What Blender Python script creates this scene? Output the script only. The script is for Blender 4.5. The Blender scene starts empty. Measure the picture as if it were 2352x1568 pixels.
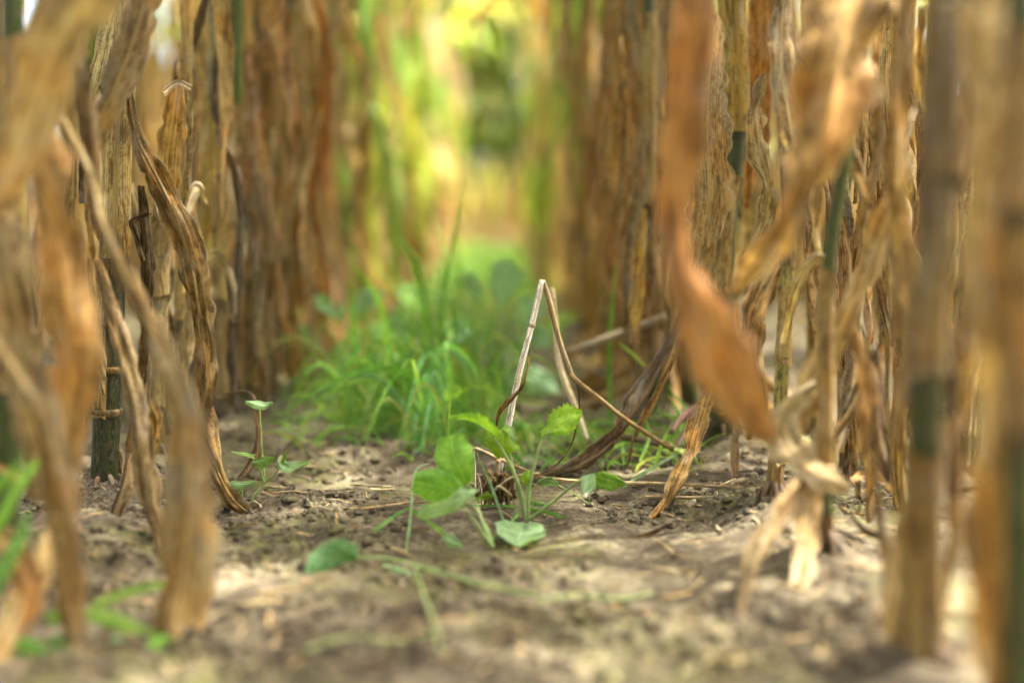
import bpy, math, random
import numpy as np
from mathutils import Vector, Matrix, Euler

R = math.radians
# ------------------------------------------------------------------ camera, sky, sun, exposure
scene = bpy.context.scene
PXW, PXH = 2352.0, 1568.0            # pixel frame used for measuring the photograph
FOC, SENSOR = 50.0, 36.0
FPX = FOC / SENSOR * PXW
CAM_H, D = 0.285, 1.39               # lens height, distance to the sharp plane (metres)
PITCH = math.atan(304 / FPX)
YAW = math.atan(26 / FPX)

cam_data = bpy.data.cameras.new('camera')
cam = bpy.data.objects.new('camera', cam_data)
scene.collection.objects.link(cam)
scene.camera = cam
cam.location = (0, 0, CAM_H)
cam.rotation_euler = (R(90) - PITCH, 0, -YAW)
cam_data.lens = FOC
cam_data.sensor_width = SENSOR
cam_data.clip_start = 0.02
cam_data.clip_end = 500
cam_data.dof.use_dof = True
cam_data.dof.focus_distance = 1.39
cam_data.dof.aperture_fstop = 1.75

SUN_EL, SUN_AZ = R(60), R(72)       # azimuth from +Y clockwise: across the rows from the right, a little ahead
world = bpy.data.worlds.new('World')
scene.world = world
world.use_nodes = True
wn, wl = world.node_tree.nodes, world.node_tree.links
wn.clear()
sky = wn.new('ShaderNodeTexSky')
sky.sky_type = 'NISHITA'
sky.sun_disc = False
sky.sun_elevation = SUN_EL
sky.sun_rotation = SUN_AZ
sky.air_density = 0.8
sky.dust_density = 6.0
bg = wn.new('ShaderNodeBackground')
bg.inputs['Strength'].default_value = 0.15
wo = wn.new('ShaderNodeOutputWorld')
wl.new(sky.outputs[0], bg.inputs['Color'])
wl.new(bg.outputs[0], wo.inputs['Surface'])

sun_data = bpy.data.lights.new('sun', 'SUN')
sun_data.energy = 3.1
sun_data.angle = R(2.0)
sun_data.color = (1.0, 0.95, 0.86)
sun = bpy.data.objects.new('sun', sun_data)
scene.collection.objects.link(sun)
sdir = Vector((math.sin(SUN_AZ) * math.cos(SUN_EL), math.cos(SUN_AZ) * math.cos(SUN_EL), math.sin(SUN_EL)))
sun.rotation_euler = sdir.to_track_quat('Z', 'Y').to_euler()
sun.location = sdir * 20

vs = scene.view_settings
vs.view_transform = 'Standard'
vs.look = 'None'
vs.exposure = 3.0
vs.gamma = 1.0
vs.use_curve_mapping = False
cy = scene.cycles
cy.use_denoising = True
cy.max_bounces = 4
cy.diffuse_bounces = 3
cy.transmission_bounces = 3
cy.sample_clamp_indirect = 6
cy.debug_bvh_type = 'STATIC_BVH'
cy.use_adaptive_sampling = True
cy.adaptive_threshold = 0.04

# ------------------------------------------------------------------ helpers
CM = Euler((R(90) - PITCH, 0, -YAW)).to_matrix()


def P(px, py, d):
    """World point seen at (px, py) of the measuring frame, d sharp-plane distances down the field."""
    v = CM @ Vector((px - PXW / 2, PXH / 2 - py, -FPX))
    v = v * (d * D / v.y)
    return np.array((v.x, v.y, v.z + CAM_H))


def M(wpx, d):
    return wpx * d * D / FPX


def hash2(i, j, s):
    h = np.sin(i * 127.1 + j * 311.7 + s * 74.7) * 43758.5453
    return h - np.floor(h)


def vnoise(x, y, s):
    xi, yi = np.floor(x), np.floor(y)
    fx, fy = x - xi, y - yi
    fx = fx * fx * (3 - 2 * fx)
    fy = fy * fy * (3 - 2 * fy)
    a = hash2(xi, yi, s) * (1 - fx) + hash2(xi + 1, yi, s) * fx
    b = hash2(xi, yi + 1, s) * (1 - fx) + hash2(xi + 1, yi + 1, s) * fx
    return (a * (1 - fy) + b * fy) * 2 - 1


def worley(x, y, s):
    xi, yi = np.floor(x), np.floor(y)
    best = np.full(np.shape(x), 9.0)
    for a in (-1, 0, 1):
        for b in (-1, 0, 1):
            cx, cyy = xi + a + hash2(xi + a, yi + b, s), yi + b + hash2(xi + a, yi + b, s + 5)
            best = np.minimum(best, (cx - x) ** 2 + (cyy - y) ** 2)
    return np.sqrt(best)


ROW_L, ROW_R, ROW_GAP = -0.385, 0.25, 0.635
MOUNDS = [tuple(P(a, b, c)[:2]) for a, b, c in ((240, 1150, 1.0), (352, 1078, 1.12), (12, 1335, .79), (1662, 1062, 1.15), (1775, 1212, .92), (1898, 1362, .77), (2130, 1580, .6))]


def hgt(x, y):
    x = np.asarray(x, float)
    y = np.asarray(y, float)
    wx, wy = x + .012 * vnoise(x * 25, y * 25, 31), y + .012 * vnoise(x * 25, y * 25, 32)
    h = 0.006 * vnoise(x * 2.1, y * 2.1, 1) + 0.008 * vnoise(x * 6, y * 6, 2) + 0.0055 * vnoise(x * 15, y * 15, 3)
    h += 0.0035 * vnoise(wx * 36, wy * 36, 4)
    rough = np.clip(0.5 + 0.9 * vnoise(x * 5.5, y * 7.5, 9), 0.18, 1.0)
    h += rough * (0.0070 * (0.55 - worley(wx * 38, wy * 38, 5)) + 0.0050 * (0.5 - worley(wx * 95, wy * 95, 6)))
    h += rough * (0.0032 * vnoise(x * 110, y * 110, 7) + 0.0018 * vnoise(x * 230, y * 230, 8))
    for mx, my in MOUNDS:
        h += 0.016 * np.exp(-((x - mx) ** 2 + (y - my) ** 2) / .045 ** 2)
    for xr in (ROW_L, ROW_R, ROW_L - ROW_GAP, ROW_R + ROW_GAP):
        h += 0.010 * np.exp(-((x - xr) / 0.075) ** 2)
    return h - 0.002


def ground_at(px, py):
    """Ground point under a pixel, on the relief."""
    lo, hi = 0.3, 12.0
    for _ in range(40):
        m = (lo + hi) / 2
        p = P(px, py, m)
        if p[2] > float(hgt(p[0], p[1])):
            lo = m
        else:
            hi = m
    return P(px, py, lo)


def catmull(pts, n):
    pts = np.asarray(pts, float)
    k = len(pts)
    if k == 2:
        t = np.linspace(0, 1, n)[:, None]
        return pts[0] * (1 - t) + pts[1] * t, np.linspace(0, 1, n)
    ext = np.vstack([2 * pts[0] - pts[1], pts, 2 * pts[-1] - pts[-2]])
    seg = np.linalg.norm(np.diff(pts, axis=0), axis=1)
    cum = np.concatenate([[0], np.cumsum(seg)])
    s = np.linspace(0, cum[-1], n)
    i = np.clip(np.searchsorted(cum, s, 'right') - 1, 0, k - 2)
    t = ((s - cum[i]) / np.maximum(seg[i], 1e-9))[:, None]
    p0, p1, p2, p3 = ext[i], ext[i + 1], ext[i + 2], ext[i + 3]
    out = 0.5 * (2 * p1 + (p2 - p0) * t + (2 * p0 - 5 * p1 + 4 * p2 - p3) * t * t + (3 * p1 - p0 - 3 * p2 + p3) * t ** 3)
    return out, (i + t[:, 0]) / (k - 1)


def interp(vals, u):
    vals = np.atleast_1d(np.asarray(vals, float))
    if len(vals) == 1:
        return np.full(len(u), vals[0])
    return np.interp(u, np.linspace(0, 1, len(vals)), vals)


class Geo:
    """Vertices, quads, two uv sets (metres and -1..1) and a tint, collected before they become a mesh."""
    def __init__(self):
        self.v, self.f, self.uv, self.un, self.t, self.n = [], [], [], [], [], 0

    def add(self, v, f, uv, un, tint):
        self.v.append(np.asarray(v, float))
        self.f.append(np.asarray(f, int) + self.n)
        self.uv.append(uv)
        self.un.append(un)
        self.t.append(np.tile(np.array([*tint[:3], 1.0]), (len(v), 1)))
        self.n += len(v)
        return self

    def mesh(self, name, origin=(0, 0, 0), smooth=True):
        me = bpy.data.meshes.new(name)
        v = np.vstack(self.v) - np.asarray(origin, float)
        f = np.vstack(self.f)
        me.vertices.add(len(v))
        me.vertices.foreach_set('co', v.astype(np.float32).ravel())
        me.loops.add(f.size)
        me.loops.foreach_set('vertex_index', f.astype(np.int32).ravel())
        me.polygons.add(len(f))
        me.polygons.foreach_set('loop_start', np.arange(0, f.size, f.shape[1], dtype=np.int32))
        me.polygons.foreach_set('use_smooth', np.full(len(f), smooth))
        idx = f.ravel()
        for nm, arr in (('UVMap', self.uv), ('across', self.un)):
            l = me.uv_layers.new(name=nm)
            l.data.foreach_set('uv', np.vstack(arr)[idx].astype(np.float32).ravel())
        a = me.color_attributes.new('tint', 'FLOAT_COLOR', 'POINT')
        a.data.foreach_set('color', np.vstack(self.t).astype(np.float32).ravel())
        me.update(calc_edges=True)
        me.validate()
        return me


def grid_faces(n, m, wrap=False):
    i, j = np.meshgrid(np.arange(n - 1), np.arange(m if wrap else m - 1), indexing='ij')
    j2 = (j + 1) % m
    return np.stack([i * m + j, i * m + j2, (i + 1) * m + j2, (i + 1) * m + j], -1).reshape(-1, 4)


def ribbon(pts, widths, twist=0, roll=.35, ref=(0, 1, 0), ripple=.1, freq=14, crumple=.0015, jag=0, teeth=0,
           nseg=40, nc=9, seed=0, tint=(.4, .3, .2), geo=None, ragged=.09):
    """A leaf blade: a strip swept along pts; widths full width, roll half-angle of its gutter, ripple wavy margins."""
    rg = np.random.RandomState(seed)
    c, u = catmull(pts, nseg + 1)
    T = np.gradient(c, axis=0)
    T /= np.linalg.norm(T, axis=1)[:, None] + 1e-12
    L = np.concatenate([[0], np.cumsum(np.linalg.norm(np.diff(c, axis=0), axis=1))])
    side = np.cross(T, np.asarray(ref, float))
    for k in range(len(side)):
        ln = np.linalg.norm(side[k])
        if k and (ln < .12 or np.dot(side[k], side[k - 1]) < 0):
            if ln >= .12:
                side[k] = -side[k] / ln
            else:
                s = side[k - 1] - T[k] * np.dot(side[k - 1], T[k])
                side[k] = s / (np.linalg.norm(s) + 1e-9)
        else:
            side[k] /= ln + 1e-9
    N = np.cross(side, T)
    th = np.radians(interp(twist, u))[:, None]
    S = side * np.cos(th) + N * np.sin(th)
    N = np.cross(S, T)
    w = interp(widths, u) / 2
    a = np.maximum(interp(roll, u), 1e-3)
    s = np.linspace(-1, 1, nc)
    V = np.zeros((nseg + 1, nc, 3))
    ph = rg.rand(6) * 6.28
    le = L[-1]
    nq = np.random.RandomState(seed + 7)
    notch = [(nq.rand() * le, nq.uniform(.0012, .005), nq.uniform(.08, .4), nq.randint(2)) for _ in range(nq.randint(2, 6))]
    for j, sj in enumerate(s):
        k = 0 if sj < 0 else 1
        edge = 1 + ragged * abs(sj) ** 3 * (np.sin(L * 95 + ph[k]) + .7 * np.sin(L * 230 + ph[k + 2]))
        if ragged > .05:
            for l0, wd, dp, sd in notch:
                if sd == k:
                    edge = edge * (1 - dp * abs(sj) ** 1.5 * np.exp(-((L - l0) / wd) ** 2))
        if jag:
            saw = np.abs(((u * teeth + .35 * k) % 1) - .5) * 2
            edge = edge * (1 - jag * abs(sj) ** 4 * saw)
        x = w * np.sin(sj * a) / a * edge
        z = w * (1 - np.cos(sj * a)) / a
        z = z + w * ripple * abs(sj) ** 2.2 * np.sin(L * freq * 6.28 + ph[k] + .8 * np.sin(L * freq * 2.1 + ph[4]))
        z = z + crumple * (np.sin(sj * 3 + L * 60 + ph[2]) + np.sin(-sj * 5 + L * 37 + ph[3]) + .6 * np.sin(sj * 9 + L * 140 + ph[5]))
        z = z - .05 * w * math.exp(-(sj / .12) ** 2)
        V[:, j] = c + S * x[:, None] + N * z[:, None]
    uv = np.stack([w[:, None] * s[None, :], np.repeat(L[:, None], nc, 1)], -1) + rg.rand(2) * 5
    un = np.stack([np.repeat(s[None, :], nseg + 1, 0), np.repeat((L / max(le, 1e-9))[:, None], nc, 1)], -1)
    g = geo or Geo()
    return g.add(V.reshape(-1, 3), grid_faces(nseg + 1, nc), uv.reshape(-1, 2), un.reshape(-1, 2), tint)


def tube(pts, radii, ns=12, nseg=24, tint=(.4, .3, .2), wob=.04, arc=None, flat=1.0, seed=0, geo=None, cap=True, fray=0):
    """A stem; arc=(a0, a1) in degrees leaves it open along one side like a torn sheath (0 faces the camera)."""
    rg = np.random.RandomState(seed)
    c, u = catmull(pts, nseg + 1)
    T = np.gradient(c, axis=0)
    T /= np.linalg.norm(T, axis=1)[:, None] + 1e-12
    A = np.cross(T, (0, 1, 0))
    bad = np.linalg.norm(A, axis=1) < .2
    A[bad] = np.cross(T[bad], (1, 0, 0))
    A /= np.linalg.norm(A, axis=1)[:, None] + 1e-9
    B = np.cross(A, T)
    L = np.concatenate([[0], np.cumsum(np.linalg.norm(np.diff(c, axis=0), axis=1))])
    r = interp(radii, u)
    wrap = arc is None
    ang = np.linspace(0, 2 * math.pi, ns, endpoint=False) if wrap else np.radians(np.linspace(arc[0], arc[1], ns))
    V = np.zeros((nseg + 1, ns, 3))
    ph = rg.rand(4) * 6.28
    for j, q in enumerate(ang):
        rr = r * (1 + wob * (math.sin(3 * q + ph[0]) * .6 + np.sin(L * 40 + 2 * q + ph[1]) * .5 + np.sin(L * 130 + 5 * q + ph[2]) * .25))
        V[:, j] = c + A * (math.sin(q) * rr)[:, None] - B * (math.cos(q) * rr * flat)[:, None]
    uv = np.stack([r[:, None] * ang[None, :], np.repeat(L[:, None], ns, 1)], -1) + rg.rand(2) * 5
    un = np.stack([np.full((nseg + 1, ns), .5), np.repeat((L / max(L[-1], 1e-9))[:, None], ns, 1)], -1)
    if fray:
        fr = rg.rand(ns)
        fr = (fr + np.roll(fr, 1) + .5 * np.roll(fr, 2)) / 2.5
        fray = min(fray, L[-1] * .12)
        V[0] -= T[0] * (fray * (fr - .3))[:, None]
        V[-1] += T[-1] * (fray * 2.4 * (np.roll(fr, 3) - .6))[:, None]
        V[-1] += (V[-1] - c[-1]) * (.22 * fr)[:, None]
    V = V.reshape(-1, 3)
    f = grid_faces(nseg + 1, ns, wrap)
    uv, un = uv.reshape(-1, 2), un.reshape(-1, 2)
    if cap and wrap:
        k = len(V)
        V = np.vstack([V, c[0], c[-1]])
        uv = np.vstack([uv, uv[0], uv[-1]])
        un = np.vstack([un, un[0], un[-1]])
        e = nseg * ns
        # caps as quads over pairs of sides
        jj = np.arange(0, ns - ns % 2, 2)
        f = np.vstack([f, np.stack([np.full(len(jj), k), (jj + 2) % ns, jj + 1, jj], -1),
                       np.stack([np.full(len(jj), k + 1), e + jj, e + jj + 1, e + (jj + 2) % ns], -1)])
    g = geo or Geo()
    return g.add(V, f, uv, un, tint)


COL = scene.collection


def put(name, me, mat, parent=None, loc=None, color=None):
    o = bpy.data.objects.new(name, me)
    COL.objects.link(o)
    if me is not None and len(me.materials) == 0 and mat is not None:
        me.materials.append(mat)
    if parent is not None:
        o.parent = parent
    if loc is not None:
        o.location = loc
    if color is not None:
        o.color = (*color[:3], 1)
    return o


def tag(o, label=None, cat=None, group=None, kind=None):
    for k, v in (('label', label), ('category', cat), ('group', group), ('kind', kind)):
        if v:
            o[k] = v
    return o


def thing(name, loc, label, cat, group=None):
    o = bpy.data.objects.new(name, None)
    COL.objects.link(o)
    o.location = loc
    o.empty_display_size = .05
    return tag(o, label, cat, group)


# ------------------------------------------------------------------ materials
class NT:
    def __init__(self, name):
        self.m = bpy.data.materials.new(name)
        self.m.use_nodes = True
        self.t = self.m.node_tree
        self.t.nodes.clear()

    def n(self, typ, **kw):
        nd = self.t.nodes.new(typ)
        for k, v in kw.items():
            setattr(nd, k, v)
        return nd

    def l(self, a, b):
        self.t.links.new(a, b)

    def math(self, op, a, b=None, c=None, clamp=False):
        nd = self.n('ShaderNodeMath', operation=op, use_clamp=clamp)
        for i, x in enumerate((a, b, c)):
            if x is None:
                continue
            if isinstance(x, (int, float)):
                nd.inputs[i].default_value = x
            else:
                self.l(x, nd.inputs[i])
        return nd.outputs[0]

    def noise(self, vec, scale, detail=3, rough=.55, dim='3D', dist=0):
        nd = self.n('ShaderNodeTexNoise', noise_dimensions=dim)
        nd.inputs['Scale'].default_value = scale
        nd.inputs['Detail'].default_value = detail
        nd.inputs['Roughness'].default_value = rough
        nd.inputs['Distortion'].default_value = dist
        if vec is not None:
            self.l(vec, nd.inputs['Vector'])
        return nd.outputs[0]

    def scale(self, vec, s):
        nd = self.n('ShaderNodeVectorMath', operation='MULTIPLY')
        self.l(vec, nd.inputs[0])
        nd.inputs[1].default_value = s
        return nd.outputs[0]

    def addv(self, vec, other):
        nd = self.n('ShaderNodeVectorMath', operation='ADD')
        self.l(vec, nd.inputs[0])
        self.l(other, nd.inputs[1])
        return nd.outputs[0]

    def ramp(self, fac, stops):
        nd = self.n('ShaderNodeMapRange', interpolation_type='SMOOTHSTEP')
        self.l(fac, nd.inputs[0])
        for i, x in enumerate(stops):
            nd.inputs[i + 1].default_value = x
        return nd.outputs[0]

    def mix(self, fac, a, b, blend='MIX'):
        nd = self.n('ShaderNodeMix', data_type='RGBA', blend_type=blend)
        nd.clamp_factor = True
        for i, x in ((0, fac), (6, a), (7, b)):
            if isinstance(x, (int, float)):
                nd.inputs[i].default_value = x
            elif isinstance(x, tuple):
                nd.inputs[i].default_value = (*x[:3], 1)
            else:
                self.l(x, nd.inputs[i])
        return nd.outputs[2]

    def bump(self, h, strength, dist):
        nd = self.n('ShaderNodeBump')
        nd.inputs['Strength'].default_value = strength
        nd.inputs['Distance'].default_value = dist
        self.l(h, nd.inputs['Height'])
        return nd.outputs[0]

    def finish(self, col, rough, bump=None, trans=0, tcol=None, spec=.35):
        p = self.n('ShaderNodeBsdfPrincipled')
        self.l(col, p.inputs['Base Color'])
        if isinstance(rough, (int, float)):
            p.inputs['Roughness'].default_value = rough
        else:
            self.l(rough, p.inputs['Roughness'])
        p.inputs['Specular IOR Level'].default_value = spec
        if bump is not None:
            self.l(bump, p.inputs['Normal'])
        out = self.n('ShaderNodeOutputMaterial')
        if trans:
            t = self.n('ShaderNodeBsdfTranslucent')
            self.l(tcol if tcol is not None else col, t.inputs['Color'])
            if bump is not None:
                self.l(bump, t.inputs['Normal'])
            mx = self.n('ShaderNodeMixShader')
            mx.inputs[0].default_value = trans
            self.l(p.outputs[0], mx.inputs[1])
            self.l(t.outputs[0], mx.inputs[2])
            self.l(mx.outputs[0], out.inputs['Surface'])
        else:
            self.l(p.outputs[0], out.inputs['Surface'])
        return self.m


def base_tint(k, shift=(1, 1, 1)):
    at = k.n('ShaderNodeAttribute', attribute_name='tint')
    oi = k.n('ShaderNodeObjectInfo')
    return k.mix(1.0, k.mix(1.0, at.outputs['Color'], oi.outputs['Color'], 'MULTIPLY'), shift, 'MULTIPLY'), oi


def dry_material(name, trans=.3, streak=1.0, mould=1.0, rib=True, rough=.55, orange=.5, shift=(.80, .77, .56)):
    k = NT(name)
    tint, oi = base_tint(k, shift)
    uv = k.n('ShaderNodeUVMap', uv_map='UVMap').outputs[0]
    un = k.n('ShaderNodeUVMap', uv_map='across').outputs[0]
    geo = k.n('ShaderNodeTexCoord').outputs['Object']
    off = k.n('ShaderNodeCombineXYZ')
    k.l(oi.outputs['Random'], off.inputs[0])
    k.l(oi.outputs['Random'], off.inputs[2])
    off = k.scale(off.outputs[0], (17, 1, 31))
    pos = k.addv(geo, off)
    s1 = k.noise(k.scale(uv, (900, 10, 1)), 1, 1, .6, '2D')
    s2 = k.noise(k.scale(uv, (280, 5, 1)), 1, 1, .6, '2D')
    b2 = k.noise(k.scale(uv, (210, 75, 1)), 1, 3, .75, '2D')
    st = k.math('ADD', k.math('ADD', k.math('MULTIPLY', s1, .36), k.math('MULTIPLY', s2, .18)), k.math('MULTIPLY', b2, .46))
    stf = k.ramp(st, (.38, .62, 0, 1))
    hi = k.mix(1.0, tint, (1.5, 1.5, 1.46), 'MULTIPLY')
    lo = k.mix(1.0, tint, (.42, .34, .24), 'MULTIPLY')
    col = k.mix(stf, lo, hi)
    col = k.mix(1 - streak, col, tint)
    # rusty patches
    o1 = k.noise(pos, 17, 2, .6)
    om = k.ramp(o1, (.47, .62, 0, orange))
    col = k.mix(om, col, k.mix(1.0, col, (1.18, .80, .38), 'MULTIPLY'))
    # grey weathering and mould
    g1 = k.noise(k.addv(pos, k.scale(pos, (3.1, 2.2, 0))), 11, 2, .65)
    gm = k.ramp(g1, (.5, .72, 0, .62))
    col = k.mix(gm, col, k.mix(.5, k.mix(1.0, tint, (.62, .66, .72), 'MULTIPLY'), (.30, .255, .20)))
    sp = k.noise(k.scale(uv, (1500, 420, 1)), 1, 1, .75, '2D')
    spm = k.math('MULTIPLY', k.ramp(sp, (.53, .66, 0, 1)), k.ramp(g1, (.42, .62, .15, .85 * mould)))
    col = k.mix(spm, col, (.05, .036, .022))
    b3 = k.noise(k.scale(uv, (75, 16, 1)), 1, 3, .7, '2D')
    col = k.mix(k.ramp(b3, (.54, .68, 0, .75 * mould)), col, k.mix(1.0, tint, (.30, .25, .20), 'MULTIPLY'))
    col = k.mix(k.ramp(b3, (.42, .28, 0, .45)), col, k.mix(.45, tint, (.62, .55, .43)))
    col = k.mix(k.ramp(b2, (.58, .76, 0, .5 * mould)), col, (.10, .07, .04))
    sep = k.n('ShaderNodeSeparateXYZ')
    k.l(un, sep.inputs[0])
    au = k.math('ABSOLUTE', sep.outputs[0])
    if rib:
        col = k.mix(k.ramp(au, (.0, .11, .7, 0)), col, k.mix(1.0, tint, (1.5, 1.45, 1.15), 'MULTIPLY'))
        col = k.mix(k.ramp(au, (.90, 1.0, 0, .6)), col, k.mix(.5, tint, (.62, .55, .44)))
    hsum = k.math('ADD', k.math('MULTIPLY', s2, .8), k.math('MULTIPLY', b2, .6))
    bp = k.bump(hsum, .5, .0008)
    tc = k.mix(1.0, col, (1.06, 1.02, .62), 'MULTIPLY')
    return k.finish(col, rough + .15, bp, trans, tc, .1)


MAT_LEAF = dry_material('dry_maize_leaf', trans=.28)
MAT_SHEATH = dry_material('dry_maize_sheath', trans=.05, rib=False, rough=.5, orange=.35, mould=1.15, shift=(.80, .76, .50))
MAT_STRAW = dry_material('bleached_straw', trans=.0, rib=False, rough=.5, orange=.15, mould=.45, shift=(.92, .93, .82))


def stem_material():
    k = NT('maize_stalk')
    tint, oi = base_tint(k)
    uv = k.n('ShaderNodeUVMap', uv_map='UVMap').outputs[0]
    pos = k.n('ShaderNodeTexCoord').outputs['Object']
    s = k.noise(k.scale(uv, (700, 9, 1)), 1, 2, .6, '2D')
    col = k.mix(k.ramp(s, (.35, .65, 0, 1)), k.mix(1.0, tint, (.55, .55, .5), 'MULTIPLY'), k.mix(1.0, tint, (1.5, 1.45, 1.3), 'MULTIPLY'))
    m = k.noise(k.scale(uv, (260, 110, 1)), 1, 4, .7, '2D')
    col = k.mix(k.ramp(m, (.48, .60, 0, .85)), col, (.10, .075, .05))
    m2 = k.noise(k.scale(uv, (190, 50, 1)), 1, 3, .7, '2D')
    col = k.mix(k.ramp(m2, (.56, .66, 0, .7)), col, (.022, .017, .012))
    return k.finish(col, .42, k.bump(m, .5, .001), 0, None, .2)


MAT_STALK = stem_material()


def green_material(name, trans=.45, rough=.42, veins=True, spec=.3):
    k = NT(name)
    tint, oi = base_tint(k)
    uv = k.n('ShaderNodeUVMap', uv_map='UVMap').outputs[0]
    un = k.n('ShaderNodeUVMap', uv_map='across').outputs[0]
    n1 = k.noise(k.scale(uv, (70, 70, 1)), 1, 4, .6, '2D')
    col = k.mix(k.ramp(n1, (.3, .7, 0, 1)), k.mix(1.0, tint, (.72, .78, .7), 'MULTIPLY'), k.mix(1.0, tint, (1.22, 1.15, 1.2), 'MULTIPLY'))
    n2 = k.noise(k.scale(uv, (420, 420, 1)), 1, 2, .6, '2D')
    bh = n2
    if veins:
        sep = k.n('ShaderNodeSeparateXYZ')
        k.l(un, sep.inputs[0])
        au = k.math('ABSOLUTE', sep.outputs[0])
        q = k.math('FRACT', k.math('MULTIPLY', k.math('SUBTRACT', k.math('MULTIPLY', sep.outputs[1], 1.0), k.math('MULTIPLY', au, .22)), 7.0))
        q = k.math('ABSOLUTE', k.math('SUBTRACT', q, .5))
        vein = k.math('MAXIMUM', k.ramp(q, (.0, .07, 1, 0)), k.ramp(au, (.0, .07, 1, 0)))
        col = k.mix(k.math('MULTIPLY', vein, .45), col, k.mix(1.0, tint, (2.0, 1.6, 2.2), 'MULTIPLY'))
        bh = k.math('SUBTRACT', n2, k.math('MULTIPLY', vein, .9))
    tc = k.mix(1.0, col, (1.25, 1.22, .55), 'MULTIPLY')
    return k.finish(col, rough, k.bump(bh, .5, .0012), trans, tc, spec)


MAT_GREEN = green_material('weed_leaf')
MAT_GRASS = green_material('grass_blade', .42, .4, False)
MAT_STEM = green_material('weed_stem', .15, .45, False)


def soil_material():
    k = NT('soil')
    tc = k.n('ShaderNodeTexCoord').outputs['Object']
    a = k.noise(tc, 9, 4, .7)
    b = k.noise(tc, 34, 3, .65)
    c = k.noise(tc, 190, 3, .7)
    d = k.noise(k.scale(tc, (1, 1, .4)), 3.3, 2, .6)
    fine = k.noise(tc, 800, 1, .7)
    col = k.mix(k.ramp(b, (.36, .62, 0, 1)), (.054, .047, .029), (.160, .138, .086))
    col = k.mix(k.ramp(a, (.45, .66, 0, .7)), col, (.27, .232, .152))
    col = k.mix(k.ramp(c, (.48, .63, 0, .9)), col, (.045, .035, .024))
    col = k.mix(k.ramp(c, (.46, .30, 0, .55)), col, (.32, .275, .18))
    e = k.noise(tc, 19, 3, .7)
    col = k.mix(k.ramp(e, (.50, .62, 0, .75)), col, (.060, .048, .032))
    mo = k.math('MULTIPLY', k.ramp(d, (.44, .58, 0, 1)), k.ramp(k.noise(tc, 60, 2, .7), (.42, .62, 0, .6)))
    col = k.mix(mo, col, (.135, .150, .038))
    col = k.mix(k.ramp(fine, (.35, .7, .35, 0)), col, (.10, .07, .05))
    h = k.math('ADD', k.math('MULTIPLY', c, .7), k.math('MULTIPLY', fine, .35))
    return k.finish(col, .92, k.bump(h, .8, .003), 0, None, .03)


MAT_SOIL = soil_material()

# ------------------------------------------------------------------ ground
def graded(segs):
    out = [segs[0][0]]
    for a, b, s0, s1 in segs:
        x, st = a, s0
        n = max(2, int(round((b - a) / ((s0 + s1) / 2))))
        w = np.linspace(s0, s1, n)
        w = np.cumsum(w) / w.sum() * (b - a)
        out += list(a + w)
    return np.array(out)


gx = graded([(-90, -12, 20, 2), (-12, -2.5, 1.2, .1), (-2.5, -.75, .06, .008), (-.75, .8, .0034, .0034), (.8, 2.5, .008, .06), (2.5, 12, .1, 1.2), (12, 90, 2, 20)])
gy = graded([(-12, -1, 2, .2), (-1, .6, .1, .01), (.6, .85, .006, .004), (.85, 1.75, .0033, .0038), (1.75, 3.2, .005, .02), (3.2, 9, .03, .12), (9, 30, .2, 2), (30, 160, 3, 16)])
X, Y = np.meshgrid(gx, gy, indexing='ij')
Z = hgt(X, Y)
gg = Geo()
gv = np.stack([X, Y, Z], -1).reshape(-1, 3)
gf = grid_faces(len(gx), len(gy))[:, ::-1]
gg.add(gv, gf, gv[:, :2], gv[:, :2], (1, 1, 1))
ground = put('ground', gg.mesh('ground'), MAT_SOIL)
tag(ground, kind='structure')


def hgt(x, y):
    """Height of the ground mesh, read back from its grid."""
    x, y = np.atleast_1d(np.asarray(x, float)), np.atleast_1d(np.asarray(y, float))
    i = np.clip(np.searchsorted(gx, x) - 1, 0, len(gx) - 2)
    j = np.clip(np.searchsorted(gy, y) - 1, 0, len(gy) - 2)
    fx, fy = (x - gx[i]) / (gx[i + 1] - gx[i]), (y - gy[j]) / (gy[j + 1] - gy[j])
    h = (Z[i, j] * (1 - fx) + Z[i + 1, j] * fx) * (1 - fy) + (Z[i, j + 1] * (1 - fx) + Z[i + 1, j + 1] * fx) * fy
    return h if len(h) > 1 else h[0]


# ------------------------------------------------------------------ crumbs and straw litter (uncountable)
rs = np.random.RandomState(11)
ICO = None


def ico():
    t = (1 + 5 ** .5) / 2
    v = np.array([(-1, t, 0), (1, t, 0), (-1, -t, 0), (1, -t, 0), (0, -1, t), (0, 1, t), (0, -1, -t), (0, 1, -t), (t, 0, -1), (t, 0, 1), (-t, 0, -1), (-t, 0, 1)]) / 1.9
    f = np.array([(0, 11, 5), (0, 5, 1), (0, 1, 7), (0, 7, 10), (0, 10, 11), (1, 5, 9), (5, 11, 4), (11, 10, 2), (10, 7, 6), (7, 1, 8), (3, 9, 4), (3, 4, 2), (3, 2, 6), (3, 6, 8), (3, 8, 9), (4, 9, 5), (2, 4, 11), (6, 2, 10), (8, 6, 7), (9, 8, 1)])
    return v, f


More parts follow.
